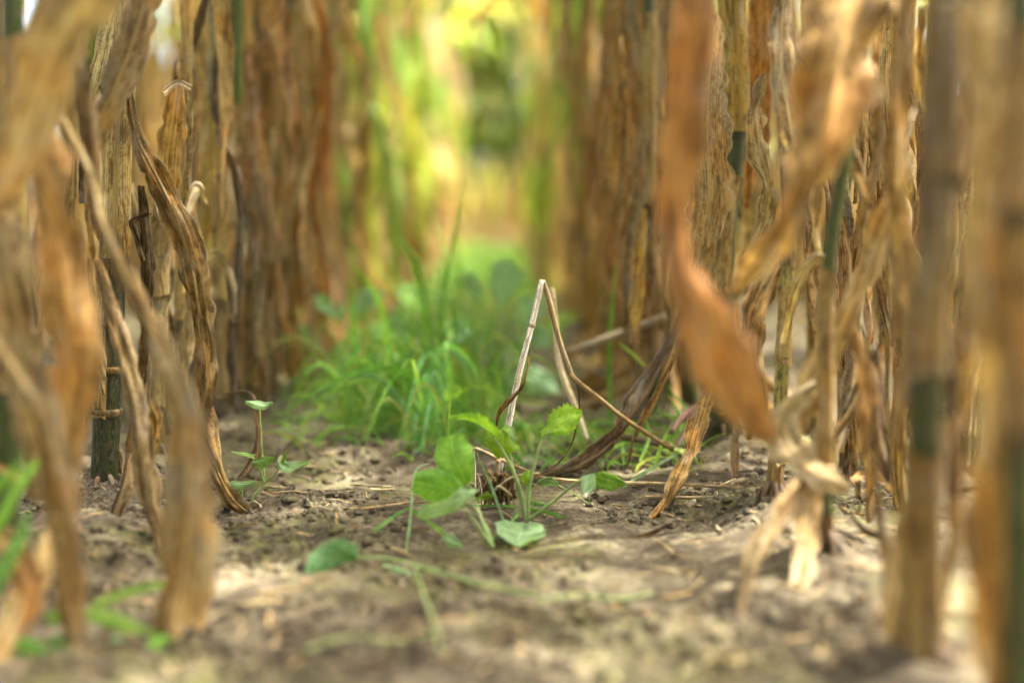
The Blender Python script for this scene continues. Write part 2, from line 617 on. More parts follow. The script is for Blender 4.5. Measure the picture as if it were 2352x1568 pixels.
iv, if_ = ico()
n_cr = 26000
cyv = .84 + 1.2 * rs.rand(n_cr) ** 1.25
cxv = (rs.rand(n_cr) - .5) * (0.9 * cyv)
keep = vnoise(cxv * 5.5, cyv * 7.5, 9) + .45 * rs.rand(n_cr) > .12
cxv, cyv = cxv[keep], cyv[keep]
cz = hgt(cxv, cyv)
sz = .0009 + .0052 * rs.rand(len(cxv)) ** 6
gc = Geo()
V = np.zeros((len(cxv), 12, 3))
for i in range(12):
    jit = .65 + .7 * rs.rand(len(cxv), 3)
    V[:, i] = iv[i] * jit * sz[:, None]
V[:, :, 2] *= .75
V += np.stack([cxv, cyv, cz + sz * .3], -1)[:, None, :]
F = (if_[None] + 12 * np.arange(len(cxv))[:, None, None]).reshape(-1, 3)
VV = V.reshape(-1, 3)
gc.add(VV, F, VV[:, :2], VV[:, :2], (1, 1, 1))
crumbs = put('soil_crumbs', gc.mesh('soil_crumbs', smooth=False), MAT_SOIL)
tag(crumbs, 'brown soil crumbs scattered over the crusted ground', 'soil crumbs', kind='stuff')

PALE, TAN, GOLD = (.56, .45, .29), (.44, .32, .175), (.43, .29, .11)
RUST, GREY, DARK = (.40, .215, .075), (.30, .245, .175), (.135, .095, .06)
OLIVE, DKGREEN, BLACKISH = (.20, .17, .055), (.045, .075, .012), (.12, .105, .09)
YEL, YGREEN, LEAFG = (.52, .46, .10), (.32, .42, .07), (.17, .31, .05)


def sliver(x, y, ln, w, az, seed, tint, geo, lift=.001, nseg=5, nc=3):
    q = np.random.RandomState(seed)
    t = np.linspace(-.5, .5, 4)
    bx = x + t * ln * math.cos(az) + q.randn(4) * ln * .02
    by = y + t * ln * math.sin(az) + q.randn(4) * ln * .02
    bz = np.maximum(hgt(bx, by).mean() + t * q.randn() * ln * .12, hgt(bx, by)) + lift
    return ribbon(np.stack([bx, by, bz], -1), [w * .7, w, w, w * .5], roll=.5 + q.rand(), ref=(0, 0, 1), ripple=.1, crumple=w * .06, nseg=nseg, nc=nc, seed=seed, tint=tint, geo=geo)


gl = Geo()
for i in range(2400):
    y = .84 + 1.5 * rs.rand() ** 1.5
    x = (rs.rand() - .5) * .95 * y
    t = (PALE, TAN, GREY, DARK, TAN, PALE)[rs.randint(6)]
    sliver(x, y, .006 + .042 * rs.rand() ** 3, .0008 + .0034 * rs.rand() ** 2, rs.rand() * 3.14, i, t, gl)
for i in range(120):
    y = .86 + .75 * rs.rand() ** 1.3
    x = (rs.rand() - .5) * .85 * y
    sliver(x, y, .025 + .05 * rs.rand() ** 2, .002 + .004 * rs.rand() ** 2, rs.rand() * 3.14, 5000 + i, (TAN, TAN, GREY, DARK)[rs.randint(4)], gl, lift=.002, nseg=8, nc=5)
litter = put('straw_litter', gl.mesh('straw_litter'), MAT_STRAW)
tag(litter, 'fine straw slivers strewn over the soil', 'straw litter', kind='stuff')

# ------------------------------------------------------------------ maize plants
NODES = [.02, .05, .10, .19, .31, .45, .60, .76, .93, 1.10, 1.28, 1.46, 1.64, 1.82]


def stalk_path(px_path, d, top=2.0, lean=0.0):
    pts = [P(x, y, d) for x, y in px_path]
    a, b = pts[0], pts[-1]
    dv = (b - a) / max(b[2] - a[2], 1e-3)
    z = b[2]
    while z < top - .05:
        z = min(z + .35, top)
        last = pts[-1]
        dv = dv * .6
        dv[2] = 1
        pts.append(last + dv * (z - last[2]))
    return np.array(pts)


def at_z(path, z):
    c, _ = catmull(path, 90)
    i = int(np.argmin(np.abs(c[:, 2] - z)))
    return c[i]


def sub_path(path, z0, z1, n=6):
    return np.array([at_z(path, z) for z in np.linspace(z0, z1, n)])


LEAF_TINTS = [TAN, TAN, GOLD, RUST, PALE, PALE, GREY, (.52, .40, .23), (.36, .25, .13), (.50, .34, .15)]


def hanging(base, az, ln, w, rg, style=0):
    """Centre line of a dead leaf: a short rise from the node, a break, then a limp fall close to the stalk."""
    o = np.array((math.cos(az), math.sin(az), 0))
    s = np.array((-o[1], o[0], 0)) * rg.uniform(-.5, .5)
    rise = rg.uniform(.02, .09)
    out = rg.uniform(.02, .05)
    p = [base, base + o * out * .5 + np.array((0, 0, rise * .7)), base + o * out + np.array((0, 0, rise))]
    fall = ln - rise
    sp = rg.uniform(.015, .08)
    for t in (.12, .35, .6, .85, 1.0):
        p.append(base + o * (out + sp * math.sin(t * 2.6)) + s * fall * t * .35 + np.array((rg.randn() * .006, rg.randn() * .006, rise - fall * t * .95)))
    p = np.array(p)
    low = p[:, 2] < .012
    p[low, 0] += o[0] * .05
    p[low, 2] = .012 + .006 * rg.rand(low.sum())
    return p


def arching(base, az, ln, rg):
    o = np.array((math.cos(az), math.sin(az), 0))
    p = [base]
    el = rg.uniform(.9, 1.25)
    pos, step = base.copy(), ln / 6
    for k in range(6):
        pos = pos + (o * math.cos(el) + np.array((0, 0, math.sin(el)))) * step
        p.append(pos.copy())
        el -= rg.uniform(.3, .62)
    return np.array(p)


def leaf_geo(kind, base, az, rg, tint, w, res=1.0):
    if kind == 'dead':
        pts = hanging(base, az, rg.uniform(.26, .62), w, rg)
        k = rg.uniform(-60, 60)
        return ribbon(pts, [w * .5, w * .55, w * .5, w * .8, w, w * .95, w * .6, w * .05], twist=[0, 0, 10, k, k + rg.uniform(-60, 60), k + rg.uniform(-90, 90), k + rg.uniform(-120, 120)],
                      roll=[.8, .8, 1.0, rg.uniform(.3, 1.3), rg.uniform(.4, 1.4), rg.uniform(.6, 1.6)], ref=(math.cos(az), math.sin(az), .02), ripple=rg.uniform(.05, .25), freq=rg.uniform(8, 20),
                      crumple=.0012, nseg=int(30 * res), nc=7 if res > .8 else 5, seed=rg.randint(9999), tint=tint)
    pts = arching(base, az, rg.uniform(.55, .85), rg)
    return ribbon(pts, [w * .6, w, w * 1.15, w, w * .8, w * .5, w * .04], twist=[0, rg.uniform(-15, 15), rg.uniform(-40, 40)], roll=[.9, .6, .4, .3], ref=(-math.sin(az), math.cos(az), 0) if False else (0, 0, 1),
                  ripple=.18, freq=9, crumple=.001, nseg=int(24 * res), nc=5, seed=rg.randint(9999), tint=tint)


def vtint(t, rg, a=.12):
    k = 1 + rg.uniform(-a, a)
    return (t[0] * k * (1 + rg.uniform(-.05, .05)), t[1] * k, t[2] * k * (1 + rg.uniform(-.1, .1)))


def stalk_parts(path, rg, r0, top, segs=None, res=1.0, stem=DKGREEN):
    """[(part name, mesh geometry, material)] for a stem with its nodes and the sheaths round the joints."""
    out = []
    zs = [z for z in NODES if path[0][2] + .012 < z < top - .02]
    n = int(70 * res)
    c, _ = catmull(path, n + 1)
    rr = []
    for z in c[:, 2]:
        r = r0 * (1.02 - .42 * min(max(z, 0) / 2.0, 1))
        for nz in zs:
            r += r0 * .13 * math.exp(-((z - nz) / .006) ** 2)
        rr.append(r)
    out.append(('stalk', tube(path, rr, ns=14 if res > .8 else 8 if res > .5 else 6, nseg=n, tint=stem, wob=.03, seed=rg.randint(999)), MAT_STALK))
    if segs is None:
        segs = []
        for i in range(2, len(zs)):
            z1 = zs[i + 1] if i + 1 < len(zs) else top
            if rg.rand() < .78:
                segs.append((zs[i] + .004, zs[i] + (z1 - zs[i]) * rg.uniform(.75, 1.02), vtint([TAN, (.50, .38, .17), GOLD, PALE, PALE, OLIVE][rg.randint(6)], rg), None))
    for z0, z1, t, arc in segs:
        z1 = min(z1, top - .005)
        r = r0 * (1.17 - .42 * (z0 + z1) / 4)
        out.append(('sheath', tube(sub_path(path, z0, z1), [r * 1.08, r * 1.0, r * .99, r * 1.0, r * 1.05], ns=16 if res > .8 else 8 if res > .5 else 6, nseg=int(16 * res) if res > .5 else 2, tint=t, wob=.03, arc=arc, seed=rg.randint(999), cap=False, fray=.007), MAT_SHEATH))
        if z0 > .03 and res > .5:
            ring = np.array([at_z(path, z0 - .003), at_z(path, z0 + .004)])
            if ring[1][2] - ring[0][2] < .003:
                ring[1] = ring[0] + np.array((0, 0, .007))
            out.append(('node', tube(ring, [r * .98, r * 1.06, r * 1.0], ns=14 if res > .8 else 8, nseg=4, tint=vtint((.22, .16, .09), rg, .3), wob=.02, seed=rg.randint(999)), MAT_SHEATH))
    return out


def generic_parts(seed, res=1.0, zdead=(.10, 1.0), upper=True, path=None, r0=.0125, height=2.0, segs=None, green=.6, limp=False, stem=DKGREEN):
    rg = np.random.RandomState(seed)
    if path is None:
        q = np.cumsum(rg.randn(7, 2) * .012, axis=0)
        q[0] = 0
        path = np.array([(q[i, 0], q[i, 1], z) for i, z in enumerate(np.linspace(-.03, height, 7))])
    parts = stalk_parts(path, rg, r0, height, segs, res, stem)
    az = rg.rand() * 6.28
    for i, z in enumerate(NODES):
        if z > height - .15:
            break
        zz = z + (.10 if z > .25 else .05)
        az += math.pi + rg.uniform(-.6, .6)
        b = at_z(path, zz)
        if zdead[0] <= z <= zdead[1]:
            for rep in range(2 if rg.rand() < .22 else 1):
                t = vtint(LEAF_TINTS[rg.randint(len(LEAF_TINTS))], rg)
                parts.append(('leaf', leaf_geo('dead', b, az + rep * 1.7, rg, t, rg.uniform(.016, .044), res), MAT_LEAF))
        elif limp and z < 1.2:
            for rep in range(2 if rg.rand() < .4 else 1):
                t = vtint([(.40, .36, .10), (.26, .34, .06), LEAFG, TAN, (.42, .31, .16), (.40, .26, .11)][rg.randint(6)], rg)
                parts.append(('leaf', leaf_geo('dead', b, az + rep * 1.7, rg, t, rg.uniform(.03, .055), res), MAT_GRASS))
        elif z > zdead[1] and upper:
            if rg.rand() < green:
                t = vtint([YGREEN, LEAFG, YEL, LEAFG][rg.randint(4)], rg)
                parts.append(('leaf', leaf_geo('live', b, az, rg, t, rg.uniform(.045, .07), res), MAT_GRASS))
            else:
                t = vtint([TAN, GOLD, YEL, RUST][rg.randint(4)], rg)
                parts.append(('leaf', leaf_geo('live', b, az, rg, t, rg.uniform(.04, .06), res), MAT_LEAF))
    return parts


def build_plant(name, base, parts, label, group=None):
    t = thing(name, tuple(base), label, 'maize plant', group)
    st = None
    for nm, g, mat, *sub in parts:
        o = put(nm, g.mesh(nm, base), mat, st if nm == 'node' and st else t)
        if nm == 'stalk':
            st = o
        for n2, g2, m2 in sub:
            put(n2, g2.mesh(n2, base), m2, o)
    return t


ORD = 'first second third fourth fifth sixth seventh eighth ninth tenth eleventh twelfth thirteenth fourteenth fifteenth sixteenth seventeenth eighteenth nineteenth twentieth'.split()

# prototypes for the rows further back
protos = []
for k in range(7):
    protos.append([(nm, g.mesh(nm), mat) for nm, g, mat in generic_parts(100 + k, res=.8, r0=.0095 + .0006 * (k % 4), zdead=(.04, .9), green=.35 + .08 * k)])
for k in range(5):
    protos.append([(nm, g.mesh(nm), mat) for nm, g, mat in generic_parts(160 + k, res=.7, r0=.0095, zdead=(.10, .25), green=.8, limp=True, height=1.55)])
rr_ = random.Random(5)


def row_plant(k, x, y, label, group, sc=1.0):
    o = thing('maize_plant', (x, y, float(hgt(x, y)) - .004), label, 'maize plant', group)
    o.rotation_euler = (rr_.uniform(-.05, .05), rr_.uniform(-.05, .05), rr_.uniform(0, 6.28))
    o.scale = (sc, sc, sc * rr_.uniform(.92, 1.08))
    b = rr_.uniform(.85, 1.15)
    st = None
    for nm, me, mat in protos[k]:
        v = b * rr_.uniform(.88, 1.12)
        p_ = put(nm, me.copy(), mat, st if nm == 'node' and st else o, color=(v, v * rr_.uniform(.95, 1.03), v * rr_.uniform(.9, 1.05)))
        if nm == 'stalk':
            st = p_
    return o


def ordinal(i):
    return ORD[i] if i < 20 else 'twenty-' + ORD[i - 20] if i < 29 else 'thirtieth' if i == 29 else 'thirty-' + ORD[i - 30]


def row(xr, ys, side, group):
    for i, y in enumerate(ys):
        n = ordinal(i)
        row_plant(rr_.randrange(7) if y < 3.0 or abs(xr) > .5 or rr_.random() < .25 else 7 + rr_.randrange(5), xr + rr_.uniform(-.022, .022), y + rr_.uniform(-.03, .03), side.format(n), group)


row(ROW_L, np.concatenate([np.arange(2.05, 3.6, .115), np.arange(3.65, 6.3, .17)]), 'blurred dry maize plant, {} back along the row behind the triangular-leafed weed', 'maize plants of the row behind the triangular-leafed weed')
row(ROW_R, np.concatenate([np.arange(1.80, 3.6, .115), np.arange(3.65, 6.3, .17)]), 'blurred dry maize plant, {} back along the row behind the curled brown leaf', 'maize plants of the row behind the curled brown leaf')
row(ROW_L - ROW_GAP, np.arange(1.75, 5.2, .15), 'dry maize plant half hidden in the second row past the broken-off stalk, {} back', 'maize plants of the second row past the broken-off stalk')
row(ROW_R + ROW_GAP, np.arange(1.5, 5.2, .15), 'dry maize plant half hidden in the second row past the mottled leaf, {} back', 'maize plants of the second row past the mottled leaf')

# far mass of the field plus unseen sun-blocking rows: one object for each material
far = {}
rg = np.random.RandomState(77)
fproto = [generic_parts(300 + k, res=.42, r0=.011, zdead=(.10, .25), green=.85, limp=True, height=1.5) for k in range(4)]
fnear = [generic_parts(330 + k, res=.42, r0=.012, zdead=(.10, .95), green=.4) for k in range(3)]
fshort = [generic_parts(340 + k, res=.42, r0=.010, zdead=(.05, .32), green=.7, limp=True, height=.62) for k in range(2)]
fspots = []
for xr in (ROW_L, ROW_R):
    fspots += [(xr, y) for y in np.arange(6.3, 11, .2)]
for xr in (ROW_L - ROW_GAP, ROW_R + ROW_GAP):
    fspots += [(xr, y) for y in np.arange(5.2, 9.3, .24)]
for xr in (ROW_L - 2 * ROW_GAP, ROW_R + 2 * ROW_GAP):
    fspots += [(xr, y) for y in np.arange(2.6, 9.3, .19)]
for xr in (ROW_L - 3 * ROW_GAP, ROW_R + 3 * ROW_GAP):
    fspots += [(xr, y) for y in np.arange(3.4, 9, .3)]
fspots += [(xr + o, y) for xr, o in ((ROW_L, -.05), (ROW_R + ROW_GAP, 0), (ROW_R + 2 * ROW_GAP, 0), (ROW_L - ROW_GAP, 0)) for y in np.arange(-2.2, .62, .2)]  # rows continued unseen beside and behind the camera, added to block the sun
fspots += [(ROW_R + .1, y) for y in np.arange(-2.2, -.1, .2)]  # same unseen sun-blocking rows, right side behind the camera
fspots += [(x, y) for y in (9.6, 10.1, 10.6, 11.1) for x in (-.27, -.14, .0, .12)]
fspots += [(xr, y) for xr in (ROW_R + ROW_GAP, ROW_R + 2 * ROW_GAP, ROW_L - ROW_GAP, ROW_L - 2 * ROW_GAP) for y in np.arange(.65, 1.4 if xr > 0 else 1.7, .2)]
for (x, y) in fspots:
    pr = fnear[rg.randint(3)] if abs(x) > .6 else fproto[rg.randint(4)] if y > 5 and not (y > 8 and abs(x) < .3) else fshort[rg.randint(2)] if y > 5 else fnear[rg.randint(3)]
    a = rg.rand() * 6.28
    ca, sa = math.cos(a), math.sin(a)
    ox, oy = x + rg.uniform(-.04, .04), y + rg.uniform(-.06, .06)
    z0 = float(hgt(ox, oy))
    b = rg.uniform(.8, 1.2)
    for nm, g, mat in pr:
        G = far.setdefault(mat.name, (Geo(), mat))[0]
        for v, f, uv, un, t in zip(g.v, g.f, g.uv, g.un, g.t):
            w = np.stack([v[:, 0] * ca - v[:, 1] * sa + ox, v[:, 0] * sa + v[:, 1] * ca + oy, v[:, 2] + z0], -1)
            G.add(w, f - f.min(), uv, un, t[0, :3] * b)
names = {'dry_maize_leaf': ('far_maize_leaves', 'mass of dry leaves of the far maize rows and unseen rows by the camera', 'maize leaves'), 'grass_blade': ('far_maize_foliage', 'yellow-green upper leaves of the far maize rows and unseen rows by the camera', 'maize foliage'),
         'maize_stalk': ('far_maize_stalks', 'blurred mass of stalks of the far maize rows and unseen rows by the camera', 'maize stalks'), 'dry_maize_sheath': ('far_maize_sheaths', 'tan sheaths round the stalks of the far maize rows and unseen rows by the camera', 'maize sheaths')}
for k, (G, mat) in far.items():
    nm, lb, ct = names[k]
    tag(put(nm, G.mesh(nm), mat), lb, ct, kind='stuff')

# green thicket beyond the end of the rows
gt = Geo()
rg = np.random.RandomState(21)
for i in range(6500):
    x, y = rg.normal(0, 2.2 if i % 2 else .9), rg.uniform(12.5, 15)
    z = (rg.rand() ** .8) * (2.9 + .5 * math.sin(x * 2.3 + 1) + .4 * math.sin(x * 5.1)) + .05
    a = rg.rand() * 6.28
    l = rg.uniform(.16, .40)
    p0 = np.array((x, y, z))
    dv = np.array((math.cos(a), math.sin(a), rg.uniform(-.6, .3))) * l
    t = vtint([(.30, .42, .10), (.36, .46, .12), (.46, .48, .16), (.30, .42, .12), (.50, .48, .22)][rg.randint(5)], rg, .25)
    ribbon([p0, p0 + dv * .5 + np.array((0, 0, .02)), p0 + dv], [.02, l * .5, .01], ref=(0, 0, 1), twist=rg.uniform(-60, 60), nseg=2, nc=3, seed=i, tint=t, geo=gt, ripple=0, crumple=0)
tag(put('thicket_foliage', gt.mesh('thicket_foliage'), MAT_GRASS), 'sunlit green thicket beyond the end of the rows', 'foliage', kind='stuff')

# ------------------------------------------------------------------ the near plants, one by one
def px_leaf(pts, widths, tint, twist=0, roll=.5, ripple=.12, freq=14, crumple=.0015, seed=0, nseg=None, nc=9, ref=(0, 1, 0), ragged=.10, start=None, rib=0):
    w3 = [P(*p) for p in pts]
    ws = [M(w, p[2]) for w, p in zip(widths, pts)]
    if start is not None:
        w3 = [start] + w3
        ws = [ws[0] * .8] + ws
        if isinstance(twist, (list, tuple)):
            twist = [twist[0]] + list(twist)
        if isinstance(roll, (list, tuple)):
            roll = [roll[0]] + list(roll)
    sub = []
    if rib:
        sub = [('midrib', tube(w3, [rib, rib, rib * .8, rib * .4], 6, 10 * len(w3), tuple(min(1, c * 1.25) for c in tint), wob=.1, seed=seed), MAT_SHEATH)]
    return ('leaf', ribbon(w3, ws, twist=twist, roll=roll, ripple=ripple, freq=freq, crumple=crumple, nseg=nseg or 12 * len(w3), nc=nc, ref=ref, seed=seed, tint=tint, ragged=ragged), MAT_LEAF, *sub)


def zpx(py, d):
    return float(P(1176, py, d)[2])


def near_plant(label, base_px, path_px, d, r_px, segs_px, leaves, seed, top=2.0, stem=DKGREEN, upper=True, low=None):
    b = P(base_px[0], base_px[1], d)
    b[2] = float(hgt(b[0], b[1]))
    path = stalk_path(path_px, d, top)
    path[0][2] = min(path[0][2], b[2] - .015)
    segs = [(zpx(y0, d), zpx(y1, d), t, arc) for y0, y1, t, arc in segs_px]
    ztop = path[-1][2]
    if upper:
        zc = zpx(0, d)
        rg = np.random.RandomState(seed)
        for z0, z1 in ((.52, .74), (.76, .92), (.93, 1.09), (1.1, 1.27), (1.28, 1.45), (1.46, 1.62), (1.64, 1.8)):
            if z0 > zc and z1 < ztop:
                segs.append((z0, z1, vtint(TAN, rg), None))
    parts = generic_parts(seed, 1.0, zdead=low or (zpx(-90, d) + .38, 1.0), upper=upper, path=path, r0=M(r_px, d), height=ztop, segs=segs, stem=stem, green=.5)
    q = np.random.RandomState(seed + 5)
    for k in range(7):
        a_, r_ = k * .9 + q.rand() * .5, M(r_px, d)
        o_ = np.array((math.cos(a_), math.sin(a_), 0))
        f_ = b + o_ * (r_ + q.uniform(.006, .014))
        f_[2] = float(hgt(f_[0], f_[1])) - .004
        parts.append(('prop_root', tube([b + o_ * r_ * .7 + np.array((0, 0, q.uniform(.006, .014))), b + o_ * (r_ + .004) + np.array((0, 0, .004)), f_], [.003, .0028, .002], 6, 8, vtint((.15, .105, .075), q, .3), wob=.12, seed=k), MAT_STRAW))
    for lf in leaves:
        parts.append(lf(path) if callable(lf) else lf)
    return build_plant('maize_plant', b, parts, label, 'near maize plants'), path


def hung(z, *a, **k):
    """A leaf whose upper end is fixed to its own stalk at height z."""
    return lambda path: px_leaf(*a, start=at_z(path, z), **k)


def filler(n, xr, yr, dr, seed, tints=None):
    q = np.random.RandomState(seed)
    out = []
    for k in range(n):
        x, y, d, ln = q.uniform(*xr), q.uniform(*yr), q.uniform(*dr), q.uniform(260, 560)
        g = 480 + 655 / d
        y = min(y, g - ln * .6)
        dx = q.uniform(-50, 50)
        bend = q.uniform(-30, 30)
        pts = [(x + dx * t + bend * math.sin(t * 4), min(y + ln * t, g - 4), d - .03 * t) for t in (0, .2, .45, .7, .9, 1)]
        w = q.uniform(18, 50) / d
        k0 = q.uniform(-60, 60)
        out.append(px_leaf(pts, [w * .4, w * .8, w, w * .9, w * .5, 4], vtint((tints or LEAF_TINTS)[q.randint(len(tints or LEAF_TINTS))], q), twist=[k0, k0 + q.uniform(-50, 50), k0 + q.uniform(-80, 80)], roll=[q.uniform(.5, 1.3), q.uniform(.4, 1.3)], ripple=q.uniform(.1, .35), freq=q.uniform(9, 20), crumple=.002, seed=seed + k, nseg=34, nc=7))
    return out


BROWNS = [TAN, GREY, (.33, .235, .125), (.30, .2, .1), DARK, (.40, .27, .11)]
# -- row behind the triangular-leafed weed
near_plant('sharp tan maize stalk with pale node ring and dark green lower stem', (240, 1150), [(236, 1160), (246, 950), (262, 620), (272, 300), (288, 0)], 1.0, 30,
           [(606, -10, (.46, .36, .19), None), (950, 870, (.36, .28, .17), (-10, 130)), (850, 640, (.36, .30, .19), (5, 165))],
           [px_leaf([(292, 190, .985), (318, 320, .975), (372, 430, .97), (428, 560, .965), (456, 700, .96), (474, 830, .955), (470, 950, .95), (488, 1050, .945), (530, 1140, .94), (590, 1190, .937), (645, 1222, .933)],
                    [22, 42, 66, 76, 64, 60, 54, 46, 44, 28, 5], (.29, .205, .10), twist=[30, 10, 25, 5, -20, 20, -25, 10, 35, 10, 0], roll=[1.2, 1, .7, .8, 1.1, 1.0, 1.2, 1.2, .9, 1, 1.2], ripple=.36, freq=19, crumple=.0032, seed=5, rib=.0018),
            px_leaf([(262, 8, .985), (250, 60, .982), (226, 160, .98), (204, 246, .985)], [36, 44, 40, 14], (.52, .47, .33), twist=[50, 40, 30, 40], roll=.9, seed=6),
            px_leaf([(250, -40, 1.04), (222, 60, 1.04), (212, 130, 1.04), (246, 222, 1.03)], [60, 50, 60, 20], (.14, .20, .02), twist=20, roll=.4, seed=7),
            px_leaf([(231, 640, .985), (224, 730, .985), (226, 830, .985), (236, 905, .988)], [16, 26, 28, 8], (.52, .43, .28), twist=-20, roll=.9, seed=8),
            px_leaf([(345, 490, .99), (318, 500, .985), (302, 512, .98), (312, 545, .98), (330, 600, .985)], [10, 16, 18, 14, 8], DARK, roll=1.4, crumple=.003, seed=9),
            px_leaf([(345, -70, .87), (318, 60, .865), (262, 205, .865), (222, 300, .87), (208, 400, .88)], [70, 88, 80, 60, 14], (.29, .225, .15), twist=[10, 20, 0, -10, 0], roll=.7, seed=10),
            px_leaf([(222, 596, .90), (258, 720, .89), (300, 860, .87), (322, 1000, .86), (340, 1120, .85), (372, 1262, .835)], [22, 42, 52, 58, 66, 22], (.31, .235, .15), twist=[20, 0, 25, -10, 20, 0], roll=.9, ripple=.2, seed=11),
            px_leaf([(300, 1040, .93), (285, 1120, .91), (262, 1190, .9), (250, 1240, .89)], [30, 42, 34, 8], (.20, .145, .09), roll=1.1, seed=12)] + filler(12, (90, 330), (150, 900), (1.02, 1.12), 410, BROWNS),
           41, stem=(.030, .042, .012))

near_plant('broken-off maize stalk whose ragged sheath top ends in a pale ridged rim', (352, 1078), [(352, 1090), (352, 930), (360, 670), (376, 480), (388, 400)], 1.12, 24,
           [(672, 500, (.42, .34, .2), None), (928, 690, (.42, .345, .225), None), (1040, 945, (.26, .21, .09), (-110, 120))],
           [px_leaf([(386, 492, 1.09), (384, 400, 1.085), (392, 300, 1.08), (404, 196, 1.08)], [30, 66, 74, 52], (.50, .34, .14), twist=[0, 10, -5, 0], roll=[1.2, 1.0, .9, 1.1], ripple=.06, crumple=.001, seed=15),
            px_leaf([(418, 470, 1.08), (428, 380, 1.07), (434, 290, 1.07), (430, 205, 1.075)], [14, 34, 36, 20], (.34, .27, .16), twist=[60, 50, 60, 40], roll=1.0, ripple=.25, seed=16),
            px_leaf([(374, 214, 1.07), (392, 200, 1.065), (412, 190, 1.065), (440, 204, 1.07)], [16, 24, 22, 12], (1.0, 1.0, 1.3), twist=[10, -20, 20, 10], roll=1.0, ripple=.3, freq=60, crumple=.0012, seed=17, rib=.0),
            px_leaf([(300, 420, 1.12), (330, 520, 1.11), (345, 620, 1.11), (350, 700, 1.11)], [20, 40, 40, 14], (.33, .25, .15), twist=30, roll=1.0, seed=18),
            px_leaf([(472, 470, 1.14), (452, 430, 1.13), (430, 480, 1.12), (412, 560, 1.11)], [14, 26, 26, 12], (.52, .45, .36), roll=1.0, seed=19)] + filler(9, (380, 470), (120, 800), (1.16, 1.26), 470, BROWNS),
           42, top=zpx(396, 1.12), stem=(.22, .18, .06), upper=False)

near_plant('thin yellowish maize stalk beside a black twisted leaf', (468, 1000), [(466, 1010), (468, 800), (474, 500), (486, 200), (490, 0)], 1.29, 12,
           [(600, 230, (.42, .34, .12), None), (820, 620, (.44, .36, .2), None)],
           [px_leaf([(508, 50, 1.26), (512, 80, 1.25), (492, 180, 1.24), (505, 300, 1.24), (540, 400, 1.23), (558, 500, 1.23), (546, 650, 1.22), (538, 800, 1.22), (548, 950, 1.21)],
                    [14, 32, 24, 28, 32, 28, 34, 34, 22], (.15, .13, .11), twist=[0, 40, 0, 60, 0, 50, 0, 60, 0], roll=1.5, ripple=.2, crumple=.002, seed=21),
            px_leaf([(480, -30, 1.24), (442, 90, 1.23), (408, 150, 1.23), (398, 205, 1.23)], [22, 32, 28, 8], (.12, .09, .05), roll=1.2, seed=22),
            px_leaf([(466, 660, 1.2), (472, 600, 1.19), (490, 580, 1.18), (512, 600, 1.18), (530, 660, 1.18), (536, 740, 1.18)], [16, 22, 20, 24, 30, 14], (.27, .235, .19), roll=1.2, seed=23),
            px_leaf([(536, 240, 1.3), (530, 400, 1.29), (545, 520, 1.28), (560, 640, 1.28)], [14, 34, 40, 14], (.50, .42, .30), twist=[0, 40, -20, 10], roll=.9, seed=24)] + filler(9, (470, 590), (0, 800), (1.32, 1.42), 480, BROWNS),
           43, stem=(.26, .22, .08))

near_plant('maize stalk green near the top edge above tan sheaths', (540, 945), [(544, 960), (545, 600), (540, 300), (547, 0)], 1.43, 13,
           [(640, 235, (.44, .33, .17), None), (900, 660, TAN, None)],
           [px_leaf([(575, 100, 1.44), (590, 300, 1.43), (600, 480, 1.42), (585, 620, 1.41)], [20, 56, 60, 18], (.46, .31, .17), twist=[0, 40, -10, 20], roll=.9, seed=25),
            px_leaf([(620, 60, 1.5), (640, 250, 1.48), (650, 420, 1.47), (628, 560, 1.46), (640, 720, 1.45)], [20, 54, 60, 48, 16], (.43, .30, .15), twist=[0, -40, 30, 0], roll=.8, seed=26),
            px_leaf([(600, 400, 1.42), (618, 560, 1.40), (610, 700, 1.40), (640, 840, 1.38)], [20, 50, 40, 10], (.30, .22, .13), twist=[20, -20, 40], roll=1.1, seed=27),
            px_leaf([(690, 300, 1.62), (705, 440, 1.6), (690, 560, 1.58), (650, 660, 1.56)], [18, 62, 50, 14], (.48, .38, .22), twist=[0, 30, -20], roll=.8, seed=28)],
           44, stem=(.09, .15, .02))

near_plant('brown maize plant with long rusty leaves hanging beyond the thin yellowish stalk', (600, 905), [(600, 910), (600, 600), (606, 300), (612, 0)], 1.60, 13,
           [(500, 100, GOLD, None), (820, 520, TAN, None)],
           [px_leaf([(640, -40, 1.6), (660, 150, 1.59), (680, 330, 1.58), (700, 520, 1.57), (690, 700, 1.56)], [20, 56, 60, 54, 12], (.42, .25, .10), twist=[0, 40, -20, 30], roll=.8, seed=31),
            px_leaf([(720, -30, 1.75), (740, 150, 1.74), (735, 330, 1.72), (760, 480, 1.7)], [30, 62, 56, 14], (.44, .23, .09), twist=[10, -30, 40], roll=.7, seed=32)] + filler(12, (560, 740), (0, 760), (1.5, 1.75), 490),
           45)

